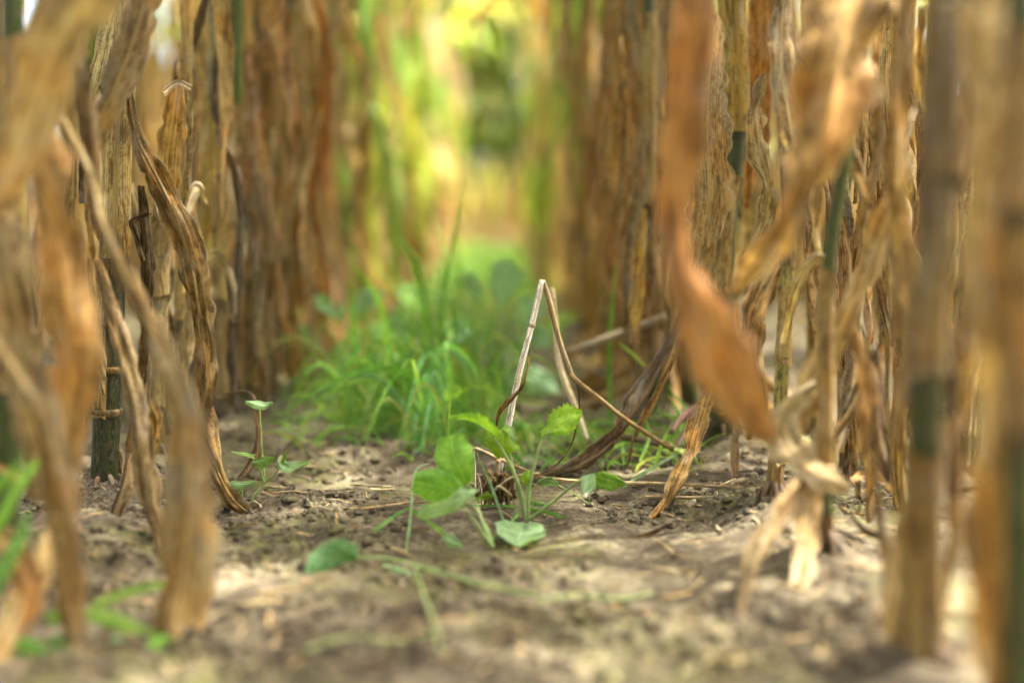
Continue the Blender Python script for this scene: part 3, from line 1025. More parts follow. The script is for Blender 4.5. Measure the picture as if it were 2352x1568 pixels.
near_plant('dark green maize stalk at the picture edge beside a pale blurred leaf', (12, 1335), [(8, 1350), (14, 1100), (20, 880), (28, 500), (30, 100)], .79, 30,
           [(870, 560, (.44, .35, .22), None), (540, 60, (.42, .33, .17), None)],
           [hung(.50, [(150, -70, .72), (112, 140, .71), (92, 290, .71), (118, 470, .71), (148, 640, .705), (166, 800, .70), (150, 950, .70), (146, 1100, .70)],
                 [60, 112, 120, 108, 124, 150, 130, 60], (.47, .30, .14), twist=[0, -25, 35, -30, 30, -10, 20, 0], roll=.6, ripple=.3, freq=9, seed=51),
            hung(.42, [(190, 360, .77), (238, 520, .75), (310, 680, .73), (380, 820, .71), (420, 960, .70), (432, 1120, .69), (426, 1300, .68), (408, 1440, .67), (440, 1518, .664)],
                 [22, 34, 46, 62, 88, 132, 158, 132, 24], (.33, .265, .165), twist=[20, 10, 0, 20, -10, 10, -15, 10, 0], roll=[.9, .8, .8, .7, .6, .6, .7, .7, .8], ripple=.12, freq=7, seed=52, rib=.0016),
            px_leaf([(152, -60, .79), (186, 180, .785), (212, 400, .785), (225, 520, .79)], [40, 48, 44, 12], (.20, .15, .095), roll=1.0, seed=53),
            px_leaf([(-40, 380, .72), (18, 600, .71), (44, 800, .71), (70, 980, .71), (80, 1150, .71)], [60, 100, 96, 80, 30], (.40, .32, .21), twist=[20, -20, 30, 0], roll=.8, seed=54)],
           46, stem=(.05, .085, .015))

near_plant('maize plant standing just out of the frame with tan leaves reaching in', (-240, 1440), [(-240, 1500), (-235, 900), (-230, 300), (-228, 0)], .655, 33,
           [(900, 400, TAN, None), (380, 0, TAN, None)],
           [hung(.46, [(215, -90, .63), (120, 110, .635), (38, 330, .64), (-60, 560, .645)], [110, 140, 130, 50], (.44, .345, .21), twist=[0, 20, -10, 10], roll=.6, seed=55),
            px_leaf([(-60, 700, .66), (60, 880, .655), (116, 1050, .655), (148, 1250, .65), (168, 1430, .648), (178, 1530, .642)], [40, 96, 100, 84, 66, 24], (.31, .24, .15), twist=[0, 10, -15, 15, 0], roll=.7, seed=56),
            px_leaf([(-120, 1020, .74), (60, 1110, .735), (146, 1166, .72), (104, 1280, .68), (44, 1400, .64), (-30, 1540, .61)], [20, 40, 56, 62, 74, 60], (.56, .43, .26), twist=[0, 0, 20, 40, 30, 20], roll=.6, seed=57),
            px_leaf([(-80, 1180, .70), (20, 1260, .67), (60, 1350, .65), (30, 1480, .63)], [30, 80, 90, 30], (.42, .26, .12), twist=[0, 20, 0], roll=.5, seed=58)],
           47)

# -- row behind the curled brown leaf
near_plant('maize stalk with dark node ring above green stem and mottled grey leaf', (1662, 1062), [(1664, 1075), (1664, 960), (1657, 700), (1668, 500), (1690, 300), (1686, 100), (1680, -50)], 1.15, 29,
           [(302, -20, (.48, .38, .14), None), (655, 400, (.50, .41, .25), (-30, 215)), (955, 860, (.30, .24, .15), (-120, 140))],
           [px_leaf([(1650, 40, 1.11), (1628, 170, 1.08), (1622, 320, 1.07), (1630, 450, 1.07), (1612, 560, 1.07), (1598, 650, 1.07)], [36, 96, 130, 116, 70, 12], (.42, .33, .20), twist=[10, 0, 10, -10, 0], roll=[.8, .5, .35, .4, .8], ripple=.12, crumple=.0016, seed=61, rib=.0016),
            px_leaf([(1756, 170, 1.08), (1738, 260, 1.07), (1744, 340, 1.06), (1768, 430, 1.06), (1758, 510, 1.06), (1725, 590, 1.06), (1688, 665, 1.06)], [16, 46, 58, 52, 46, 38, 12], (.47, .375, .22), twist=[10, 30, 0, 30, -20, 20, 10], roll=.8, ripple=.4, freq=24, crumple=.002, seed=62),
            px_leaf([(1750, -50, 1.2), (1748, 140, 1.19), (1736, 320, 1.18), (1714, 478, 1.17)], [50, 74, 60, 10], (.45, .25, .09), twist=[0, -20, 20], roll=.6, seed=63),
            px_leaf([(1802, 580, 1.1), (1762, 660, 1.09), (1736, 740, 1.08), (1726, 830, 1.08), (1744, 930, 1.07), (1722, 1010, 1.06)], [26, 74, 80, 62, 46, 12], (.30, .22, .125), twist=[0, 20, -10, 20], roll=.8, ripple=.25, seed=64),
            px_leaf([(1644, 870, 1.06), (1612, 960, 1.035), (1590, 1040, 1.01), (1552, 1120, .98), (1506, 1188, .962), (1470, 1224, .955), (1434, 1244, .95)], [30, 56, 54, 48, 28, 14, 4], (.40, .27, .12), twist=[20, 10, 30, 10, 40, 20, 0], roll=[.9, .9, 1.1, 1.0, 1.3, 1.4, 1.4], ripple=.2, crumple=.0018, seed=65, rib=.0014),
            px_leaf([(1590, 700, 1.12), (1522, 830, 1.10), (1472, 920, 1.085), (1420, 1000, 1.07), (1350, 1060, 1.05), (1270, 1088, 1.035), (1196, 1098, 1.03)], [30, 52, 64, 66, 60, 24, 6], (.15, .115, .085), twist=[40, 40, 45, 40, 30, 20, 0], roll=[1.2, 1.2, 1.1, 1.0, 1.0, 1.2, 1.3], ripple=.16, freq=10, crumple=.0015, seed=66, rib=.0015),
            px_leaf([(1572, 760, 1.08), (1522, 880, 1.06), (1482, 960, 1.05), (1456, 1010, 1.05), (1440, 1072, 1.05)], [10, 24, 24, 14, 3], (.34, .21, .09), twist=30, roll=1.2, seed=67),
            px_leaf([(1698, 925, 1.06), (1690, 1030, 1.05), (1690, 1132, 1.03)], [14, 26, 14], (.37, .31, .23), twist=10, roll=1.2, seed=68),
            px_leaf([(1480, 480, 1.2), (1470, 600, 1.2), (1462, 700, 1.19), (1466, 790, 1.18)], [16, 38, 34, 8], (.55, .38, .12), twist=10, roll=.7, seed=69),
            ('prop_root', tube([P(1612, 925, 1.12), P(1570, 955, 1.1), P(1540, 995, 1.09)], [M(8, 1.1), M(7, 1.1), M(5, 1.1)], 8, 10, (.24, .13, .12), seed=3), MAT_STRAW),
            ('prop_root', tube([P(1618, 950, 1.12), P(1580, 985, 1.1), P(1550, 1032, 1.09)], [M(9, 1.1), M(8, 1.1), M(6, 1.1)], 8, 10, (.20, .12, .11), seed=4), MAT_STRAW)],
           61, stem=(.05, .075, .018))

near_plant('slim yellow-green maize stalk with pale arched leaf', (1775, 1212), [(1772, 1225), (1788, 1000), (1797, 840), (1806, 690), (1812, 500), (1806, 200), (1800, -40)], .92, 17,
           [(836, 640, (.46, .37, .19), None), (620, 380, (.36, .30, .21), None), (370, -20, (.37, .31, .24), None), (1200, 1030, (.40, .30, .19), (-110, 130))],
           [px_leaf([(1802, 790, .91), (1826, 680, .90), (1860, 606, .895), (1886, 590, .89), (1896, 620, .89), (1884, 720, .89), (1880, 820, .89)], [22, 32, 36, 32, 28, 34, 10], (.50, .41, .26), twist=10, roll=1.1, seed=71),
            px_leaf([(1800, 60, .96), (1820, 130, .95), (1842, 220, .95), (1836, 300, .95)], [10, 34, 40, 8], (.50, .42, .24), twist=20, roll=.8, seed=72), px_leaf([(1800, -60, .93), (1796, 120, .9), (1812, 280, .89), (1834, 400, .89)], [40, 62, 56, 20], (.40, .35, .28), twist=[0, 10, -10], roll=.7, ripple=.35, freq=18, seed=172)] + filler(14, (1830, 2010), (60, 800), (.95, 1.1), 420, BROWNS),
           62, stem=(.30, .27, .07))

near_plant('leaning dark green maize stalk behind a pale leaf with white bent tip', (1898, 1362), [(1898, 1372), (1893, 1150), (1896, 900), (1904, 590), (1956, 280), (1992, 0)], .77, 17,
           [(1120, 620, (.40, .29, .15), None), (250, 0, (.42, .32, .18), None), (1340, 1200, (.20, .13, .08), (-120, 120))],
           [hung(.47, [(2010, -90, .72), (1948, 50, .70), (1914, 200, .69), (1884, 330, .685), (1832, 440, .685), (1782, 560, .69), (1722, 630, .70), (1668, 668, .71)],
                 [150, 200, 200, 150, 100, 96, 66, 12], (.55, .37, .19), twist=[0, 15, 0, -15, 20, 50, 30, 0], roll=.5, ripple=.3, freq=12, crumple=.004, seed=73, rib=.0016),
            px_leaf([(2096, 350, .82), (2044, 480, .80), (2002, 600, .80), (1952, 720, .79), (1892, 850, .79), (1850, 950, .785), (1790, 1050, .785)], [20, 66, 66, 62, 84, 76, 40], (.49, .37, .21), twist=[0, 30, -10, 20, 10, 30, 20], roll=.7, ripple=.25, crumple=.002, seed=74),
            px_leaf([(1880, 880, .78), (1810, 960, .775), (1826, 1030, .77), (1888, 1080, .76), (1950, 1120, .755)], [30, 84, 112, 98, 30], (.64, .56, .45), twist=[0, 10, 30, 40, 30], roll=.6, ripple=.2, seed=75),
            px_leaf([(1890, 990, .77), (1864, 1150, .76), (1852, 1280, .735), (1842, 1380, .715), (1820, 1452, .70)], [44, 78, 74, 54, 10], (.56, .49, .40), twist=[0, 15, -10, 10], roll=.7, seed=76),
            px_leaf([(1850, 1090, .765), (1790, 1190, .74), (1738, 1280, .715), (1706, 1400, .69), (1712, 1520, .66)], [34, 66, 58, 34, 8], (.36, .285, .20), twist=[20, 0, 20], roll=1.0, seed=77),
            px_leaf([(1960, 740, .80), (1990, 860, .79), (2000, 960, .78), (1980, 1060, .78)], [24, 62, 56, 10], (.38, .24, .11), twist=[0, 20], roll=.7, seed=78),
            px_leaf([(1950, 1180, .80), (1990, 1220, .79), (2030, 1235, .79), (2056, 1238, .785)], [12, 24, 24, 6], DARK, roll=1.0, seed=79)] + filler(12, (1960, 2110), (100, 900), (.84, .98), 430, BROWNS),
           63, stem=(.055, .085, .015))

near_plant('thick blurred maize stalk with bright green band under its node', (2130, 1580), [(2128, 1620), (2122, 1200), (2126, 880), (2152, 480), (2166, 180), (2176, -60)], .60, 39,
           [(866, 420, (.29, .225, .13), None), (400, -30, (.20, .155, .10), None), (1600, 1000, (.38, .27, .135), None)],
           [hung(.46, [(1660, -90, .63), (1598, 90, .62), (1572, 300, .615), (1556, 470, .61), (1572, 600, .605), (1622, 740, .60), (1684, 870, .60), (1744, 975, .60), (1784, 1016, .60)],
                 [80, 116, 112, 92, 96, 156, 148, 90, 16], (.46, .255, .10), twist=[0, 10, -10, 25, 40, -5, 5, 10, 0], roll=[.6, .6, .5, .6, .8, .4, .4, .5, .6], ripple=.1, freq=6, seed=81, rib=.0015),
            px_leaf([(2086, -60, .74), (2074, 180, .735), (2062, 420, .73), (2070, 640, .73), (2050, 800, .73)], [30, 64, 66, 50, 12], (.40, .28, .14), twist=[0, 30, -10, 20], roll=.8, seed=82),
            px_leaf([(2190, 960, .62), (2140, 1080, .615), (2090, 1250, .612), (2080, 1450, .61), (2070, 1580, .605)], [30, 80, 100, 90, 40], (.43, .31, .16), twist=[0, -20, 10, 10], roll=.8, seed=83),
            px_leaf([(2010, 980, .7), (2020, 1150, .69), (2040, 1300, .68), (2030, 1450, .66)], [16, 34, 40, 10], (.26, .19, .12), roll=1.1, seed=84)] + filler(11, (2040, 2300), (0, 1000), (.64, .78), 440, BROWNS),
           64, stem=(.045, .062, .014))

near_plant('maize plant at the picture edge with broad brown leaves and pale blurred patch', (2350, 1790), [(2352, 1800), (2348, 1200), (2345, 600), (2344, 100)], .505, 40,
           [(1000, 500, (.36, .25, .13), None), (480, 50, (.38, .27, .15), None)],
           [hung(.42, [(2300, -80, .56), (2268, 90, .555), (2288, 250, .55), (2262, 420, .55), (2252, 600, .55), (2236, 800, .55)], [90, 124, 110, 84, 84, 24], (.48, .37, .23), twist=[10, -20, 20, -10, 20], roll=.6, ripple=.2, freq=8, seed=85),
            px_leaf([(2360, 200, .52), (2336, 560, .515), (2316, 880, .515), (2296, 1200, .515), (2300, 1500, .51), (2310, 1640, .505)], [60, 130, 150, 150, 120, 60], (.36, .245, .125), twist=[0, 15, -10, 10], roll=.6, seed=86)] + filler(4, (2230, 2370), (300, 1200), (.54, .6), 450, BROWNS),
           65, stem=(.06, .08, .02), top=.95)

near_plant('dry maize stalk just behind the big blurred orange leaf where the pale stick ends', (1500, 985), [(1500, 1000), (1502, 700), (1494, 400), (1490, 0)], 1.33, 15,
           [(480, 40, (.46, .37, .19), None), (800, 500, TAN, None)],
           [px_leaf([(1440, -40, 1.4), (1420, 150, 1.39), (1400, 330, 1.38), (1410, 480, 1.37)], [20, 56, 60, 12], (.40, .27, .12), twist=[0, -30, 20], roll=.8, seed=87),
            px_leaf([(1530, 380, 1.3), (1512, 500, 1.29), (1505, 620, 1.28), (1520, 760, 1.27)], [16, 40, 44, 10], (.33, .24, .14), twist=[0, 30], roll=1.0, seed=88)] + filler(14, (1400, 1560), (0, 800), (1.25, 1.5), 500, BROWNS),
           66)

for x0, x1, d, w, lab in ((412, 424, 1.19, 12, 'slim straw-coloured maize stalk just beside the broken-off one'), (512, 506, 1.37, 11, 'slim pale maize stalk next to the thin yellowish one'), (580, 570, 1.52, 11, 'straight pale maize stalk rising beside the green-topped one'),
                          (648, 655, 1.72, 11, 'slim blurred maize stalk at the edge of the grass tuft'), (700, 706, 1.95, 11, 'blurred straight maize stalk behind the grass blades nearest the row'), (1560, 1548, 1.40, 12, 'straight pale maize stalk half hidden by the big blurred orange leaf'),
                          (1462, 1470, 1.62, 12, 'slim golden maize stalk behind the pale slanting stick'), (1408, 1420, 1.85, 12, 'blurred golden maize stalk behind the tall lone grass blade'), (1345, 1350, 2.1, 12, 'blurred tan maize stalk close behind the bent straw'),
                          (1940, 1935, 1.08, 12, 'slim pale maize stalk behind the leaning dark green one'), (2030, 2046, 1.16, 12, 'slim tan maize stalk behind the small grass tuft'), (2100, 2092, 1.3, 12, 'slim maize stalk just behind the thick blurred one'), (2215, 2222, 1.12, 12, 'slim tan maize stalk beside the short grey stub'),
                          (1870, 1862, 1.25, 12, 'slim golden maize stalk behind the pale arched leaf')):
    gy_ = 480 + 670 / d
    near_plant(lab, (x0, gy_), [(x0, gy_ + 10), (x0 * .6 + x1 * .4, gy_ * .6), (x1, gy_ * .3), (x1 + (x1 - x0) * .4, -20)], d, w * 1.15,
               [(gy_ * .93, gy_ * .72, (.46, .36, .2), None), (gy_ * .70, gy_ * .42, (.52, .40, .19), None), (gy_ * .40, -10, (.50, .38, .17), None)], filler(3, (x0 - 30, x0 + 30), (0, 700), (d - .03, d + .05), int(x0), None), int(x0), stem=(.16, .13, .04), upper=False, low=(.5, .9), top=1.25)

stub = thing('maize_stub', tuple(ground_at(2250, 1085)), 'short grey maize stub with a flared frayed top', 'maize stub')
sb = np.array(stub.location)
put('sheath', ribbon([P(2236, 1080, 1.1), P(2246, 980, 1.08), P(2254, 900, 1.07), P(2262, 834, 1.06)], [M(24, 1.08), M(26, 1.08), M(34, 1.07), M(46, 1.06)], roll=1.2, tint=(.36, .32, .27), seed=3, nc=11, ripple=.2).mesh('sheath', sb), MAT_LEAF, stub)
put('stalk', tube([P(2240, 1090, 1.1), P(2250, 960, 1.09), P(2260, 860, 1.075)], [M(13, 1.1), M(12, 1.1), M(14, 1.1)], 10, 12, (.25, .2, .12), seed=2).mesh('stalk', sb), MAT_STALK, stub)

lt = thing('maize_plant', tuple(ground_at(2330, 1110)), 'dry maize plant with sharp white-edged leaf strips near the picture edge', 'maize plant', 'near maize plants')
lb = np.array(lt.location)
pth = stalk_path([(2318, 1120), (2300, 700), (2285, 300), (2280, 0)], 1.05, 2.0)
lst = None
for nm, g, mat in generic_parts(67, path=pth, r0=.012, height=2.0, zdead=(.3, 1.0)) + filler(18, (1990, 2340), (60, 700), (1.0, 1.2), 460, BROWNS):
    p_ = put(nm, g.mesh(nm, lb), mat, lst if nm == 'node' and lst else lt)
    lst = p_ if nm == 'stalk' else lst
for lf in (px_leaf([(2250, 170, 1.0), (2232, 230, .99), (2208, 320, .99), (2194, 398, .99)], [14, 46, 44, 6], (.40, .27, .11), twist=20, roll=.9, ripple=.3, seed=91),
           px_leaf([(2240, 380, 1.0), (2226, 440, 1.0), (2216, 520, 1.0), (2200, 590, 1.0)], [8, 14, 14, 4], (.58, .52, .42), twist=40, roll=.9, ripple=.5, freq=30, seed=92),
           px_leaf([(2270, 420, 1.0), (2264, 560, 1.0), (2258, 700, 1.0)], [20, 30, 10], (.46, .36, .18), roll=.8, seed=93)):
    put(lf[0], lf[1].mesh('leaf', lb), lf[2], lt)

# ------------------------------------------------------------------ fallen leaves, sticks and straw on the ground
def fallen(name, pts, widths, tint, label, cat, **kw):
    g = px_leaf(pts, widths, tint, **kw)[1]
    b = P(*pts[-1])
    o = put(name, g.mesh(name, b), MAT_LEAF, loc=tuple(b))
    return tag(o, label, cat)


fallen('fallen_leaf', [(494, 914, 1.1), (535, 903, 1.1), (572, 908, 1.09), (590, 960, 1.08), (592, 1030, 1.07), (566, 1080, 1.06), (545, 1100, 1.055)], [8, 15, 18, 22, 30, 26, 10], (.25, .19, .14),
       'curled dark leaf bent over beside the triangular-leafed weed', 'fallen leaf', roll=1.3, ripple=.35, freq=30, crumple=.002, seed=101)
fallen('fallen_leaf', [(1960, 1105, .86), (1990, 1090, .87), (2030, 1100, .86), (2050, 1130, .85)], [20, 40, 36, 10], (.27, .19, .12), 'brown leaf scrap lying beside the green grass tuft under the maize', 'fallen leaf', roll=.9, ref=(0, 0, 1), seed=102)
fallen('fallen_leaf', [(1625, 1272, .845), (1660, 1266, .845), (1700, 1268, .84), (1735, 1280, .835)], [20, 34, 34, 16], (.40, .30, .16), 'flat straw-coloured leaf chunk on the soil by the dark hanging leaf', 'fallen leaf', roll=.5, seed=103)
fallen('fallen_leaf', [(1660, 1256, .86), (1700, 1246, .86), (1740, 1225, .87), (1752, 1190, .88)], [8, 12, 12, 6], (.22, .15, .10), 'thin dark twisted leaf strip above the straw-coloured chunk', 'fallen leaf', roll=1.2, seed=104)
fallen('fallen_leaf', [(1450, 1240, .885), (1500, 1222, .89), (1545, 1200, .90)], [8, 14, 6], (.20, .14, .09), 'tiny dark leaf scrap at the tip of the rusty hanging leaf', 'fallen leaf', roll=1.2, seed=105)


def stick(name, pts, r, tint, label, cat, mat=None, ns=8):
    b = P(*pts[-1])
    g = tube([P(*p) for p in pts], [M(x, 1.0) for x in r], ns, 12 * len(pts), tint, wob=.06, seed=len(label))
    return tag(put(name, g.mesh(name, b), mat or MAT_STRAW, loc=tuple(b)), label, cat)


stick('fallen_stick', [(1420, 1002, 1.13), (1500, 1016, 1.13), (1590, 1036, 1.13)], [9, 11, 12], (.17, .12, .08), 'dark horizontal stick behind the curled brown leaf', 'stick')
stick('fallen_stick', [(1290, 812, 1.30), (1400, 775, 1.28), (1530, 728, 1.26)], [9, 12, 12], (.42, .34, .24), 'pale blurred stick slanting up into the row behind the bent straw', 'stick')
stick('loose_straw', [(1268, 662, 1.16), (1276, 740, 1.15), (1286, 840, 1.14), (1322, 935, 1.12), (1350, 1010, 1.10)], [7, 7, 7.5, 8, 6], (.62, .54, .38), 'pale blurred straw standing just behind the bent straw', 'straw')
stick('loose_straw', [(1190, 1091, 1.0), (1350, 1106, 1.0), (1560, 1112, .995), (1760, 1122, .99)], [4, 4.5, 4.5, 4], (.46, .36, .22), 'long thin straw lying flat behind the weed seedling', 'straw')
stick('loose_straw', [(1480, 1140, .985), (1620, 1142, .985), (1760, 1134, .985)], [3.5, 4, 3], (.34, .25, .15), 'short brown straw lying across the soil below the long one', 'straw')

# the bent straw
bs = thing('bent_straw', tuple(P(1150, 1090, .985)), 'dry straw snapped into a sharp peak behind the weed seedling', 'straw')
bb = np.array(bs.location)


def part(name, g, mat, parent, b):
    return put(name, g.mesh(name, b), mat, parent)


part('stem', tube([P(1148, 1080, .985), P(1166, 985, .985), P(1192, 860, .985), P(1222, 745, .985), P(1246, 643, .985)], [M(7, 1), M(7.5, 1), M(7, 1), M(6.5, 1), M(7, 1)], 10, 40, (1.0, .95, .9), wob=.05, seed=1), MAT_STRAW, bs, bb)
part('node', tube([P(1221, 752, .985), P(1223.5, 742, .985)], [M(7, 1), M(8.5, 1), M(7, 1)], 10, 4, (.5, .4, .27), seed=1), MAT_STRAW, bs, bb)
part('stem', tube([P(1247, 643, .985), P(1262, 690, .985), P(1284, 780, .985), P(1312, 862, .985)], [M(5, 1), M(6.5, 1), M(6.5, 1), M(7, 1)], 10, 30, (.33, .245, .13), wob=.06, seed=2), MAT_STRAW, bs, bb)
part('stem', tube([P(1310, 858, .985), P(1324, 874, .985), P(1380, 918, .99), P(1440, 965, 1.0), P(1545, 1032, 1.03)], [M(7.5, 1), M(6, 1), M(5.5, 1), M(5.5, 1), M(5, 1)], 10, 40, (.35, .25, .12), wob=.06, seed=3), MAT_STRAW, bs, bb)
part('dry_blade', ribbon([P(1216, 800, .98), P(1212, 850, .975), P(1196, 892, .975), P(1164, 925, .975), P(1146, 950, .98), P(1140, 985, .98)], [M(3, 1), M(7, 1), M(9, 1), M(8, 1), M(9, 1), M(3, 1)], twist=[0, 50, 0, 60, 20, 0], roll=1.0, tint=(.36, .24, .11), seed=4), MAT_LEAF, bs, bb)
part('tendril', ribbon([P(1322, 870, .98), P(1330, 905, .98), P(1328, 960, .98), P(1308, 1030, .985), P(1260, 1080, .985), P(1205, 1104, .98)], [M(4, 1), M(5, 1), M(4, 1), M(5, 1), M(5, 1), M(2, 1)], roll=1.0, tint=(.30, .21, .11), seed=5), MAT_LEAF, bs, bb)

# clump of dead straw behind the seedling
ds = thing('dead_straw_clump', tuple(P(1140, 1180, .96)), 'tangle of short dead straws with one white bent stalk behind the seedling', 'straw clump')
db = np.array(ds.location)


def ZP(zx, zy, d):
    return P((1600 + zx / 2.24) * PXW / 4096, (1500 + zy / 2.24) * PXW / 4096, d)


def ZM(z, d):
    return M(z / 2.24 * PXW / 4096, d)


for i, (pts, r, t) in enumerate([
        ([(660, 1060), (665, 850), (655, 700), (672, 650)], 17, (.58, .5, .38)), ([(672, 655), (760, 690), (880, 750), (1000, 800), (1140, 860)], 15, (.40, .29, .18)),
        ([(795, 1230), (815, 1100), (850, 930), (885, 760)], 20, (.36, .28, .18)), ([(900, 1200), (925, 1050), (950, 920)], 16, (.38, .28, .18)),
        ([(850, 1030), (960, 940), (1100, 890), (1250, 880)], 13, (.50, .40, .26)), ([(740, 1190), (720, 1000), (690, 880)], 9, (.30, .22, .14)),
        ([(1000, 1080), (900, 1000), (860, 1010)], 12, (.46, .36, .24)), ([(900, 1210), (980, 1260), (1040, 1300)], 9, (.38, .28, .18))]):
    part('stem', tube([ZP(x, y, .97 - .004 * i) for x, y in pts], [ZM(r, .97)] * 2, 8, 24, t, wob=.12, seed=i), MAT_STRAW, ds, db)
q = np.random.RandomState(3)
for i in range(26):
    x, y = q.uniform(640, 1060), q.uniform(1000, 1160)
    dx = q.uniform(-130, 130)
    part('dry_blade', ribbon([ZP(x, y + 60, .962), ZP(x + dx * .4, y - q.uniform(20, 190), .96), ZP(x + dx * .8, y - q.uniform(20, 200), .955), ZP(x + dx, y + q.uniform(-40, 60), .955)],
                             [ZM(8, 1), ZM(q.uniform(10, 24), 1), ZM(q.uniform(8, 20), 1), ZM(3, 1)], twist=[0, q.uniform(-60, 60), q.uniform(-90, 90)], roll=1.2, tint=vtint([TAN, DARK, GREY, (.3, .2, .11)][q.randint(4)], q), seed=200 + i, nseg=14, nc=5), MAT_LEAF, ds, db)

# straw chips that can be told apart
chips = [(790, 1093, 60, 13, 20), (705, 1078, 70, 9, 40), (640, 1128, 60, 12, -10), (770, 1142, 90, 10, 5), (880, 1130, 60, 7, 20), (560, 1215, 60, 10, 15), (600, 1390, 90, 16, 60), (520, 1270, 40, 10, 30),
         (1420, 1170, 30, 8, 10), (1600, 1255, 40, 6, 40), (1250, 1310, 60, 9, 0), (1560, 1280, 70, 10, -15), (1700, 1330, 60, 10, 10), (1980, 1190, 40, 12, 20), (2010, 1170, 50, 12, -30), (1340, 1420, 80, 12, 5),
         (900, 1480, 90, 14, -5), (1180, 1450, 80, 12, 10), (700, 1240, 50, 8, 10), (960, 1100, 40, 8, -30), (1480, 1330, 50, 9, 30), (1840, 1480, 70, 12, 0), (660, 1060, 50, 8, 10), (1380, 1210, 24, 7, 0)]
for i, (x, y, l, w, a) in enumerate(chips):
    p = ground_at(x, y)
    d = p[1] / D
    g = sliver(p[0], p[1], M(l, d), M(w, d) * 1.3, R(a * .5), 700 + i, vtint([PALE, TAN, PALE, GREY][i % 4], rs), None, lift=.003, nseg=10, nc=5)
    tag(put('straw_chip', g.mesh('straw_chip', p), MAT_STRAW, loc=tuple(p)), 'pale chip of old straw lying on the soil of the aisle', 'straw chip', 'straw chips on the soil')

# small stones and clods
clods = [(1402, 1200, 15), (670, 1150, 34), (740, 1160, 26), (1360, 1205, 10), (1390, 1192, 9), (620, 1200, 22), (840, 1190, 14), (1330, 1236, 12), (1660, 1225, 14), (560, 1290, 22), (780, 1060, 26), (1780, 1360, 30), (860, 1060, 24), (1500, 1160, 16), (1700, 1190, 20)]
for i, (x, y, s) in enumerate(clods):
    p = ground_at(x, y)
    r = M(s, p[1] / D) * .5
    q = np.random.RandomState(i + 60)
    n, m = 10, 14
    th = np.linspace(0, math.pi, n)[:, None]
    ph = np.linspace(0, 2 * math.pi, m, endpoint=False)[None, :]
    dirs = np.stack([np.sin(th) * np.cos(ph), np.sin(th) * np.sin(ph), np.cos(th) + 0 * ph], -1).reshape(-1, 3)
    rad = 1 + .22 * np.sin(dirs @ q.randn(3) * 2.5 + q.rand() * 6) + .14 * np.sin(dirs @ q.randn(3) * 5 + q.rand() * 6) + .07 * q.randn(len(dirs))
    rad[:m], rad[-m:] = rad[:m].mean(), rad[-m:].mean()
    v = dirs * rad[:, None] * r * np.array((1.2, 1, .62))
    g = Geo().add(v, grid_faces(n, m, True)[:, ::-1], v[:, :2], v[:, :2], (1, 1, 1))
    o = put('soil_clod', g.mesh('soil_clod'), MAT_SOIL, loc=(p[0], p[1], p[2] + r * .15))
    tag(o, 'rounded brown soil clod lying on the crust of the aisle', 'soil clod', 'soil clods of the aisle')

# ------------------------------------------------------------------ green weeds
G1, G2, COOL = (.25, .44, .035), (.17, .33, .04), (.28, .45, .21)  # COOL: leaf green with pale bluish sky reflection put into the colour
STEMC = (.34, .46, .16)


def weed(name, base, label, cat, petioles, blades, group=None):
    t = thing(name, tuple(base), label, cat, group)
    for pts, r in petioles:
        part('petiole', tube(pts, [q * .78 for q in r], 8, 8 * len(pts), STEMC, wob=.03, seed=len(pts)), MAT_STEM, t, base)
    for i, b in enumerate(blades):
        kw = dict(roll=.3, ripple=.12, freq=30, crumple=.0008, jag=.24, teeth=9, ragged=.0, nseg=54, nc=13, seed=i + 40, tint=G1)
        kw.update(b[2])
        part('leaf', ribbon(b[0], [q * 1.1 for q in b[1]], **kw), MAT_GREEN, t, base)
    return t


def zs(pts):
    return [ZP(*p) for p in pts]


def zw(ws, d=.93):
    return [ZM(w, d) for w in ws]


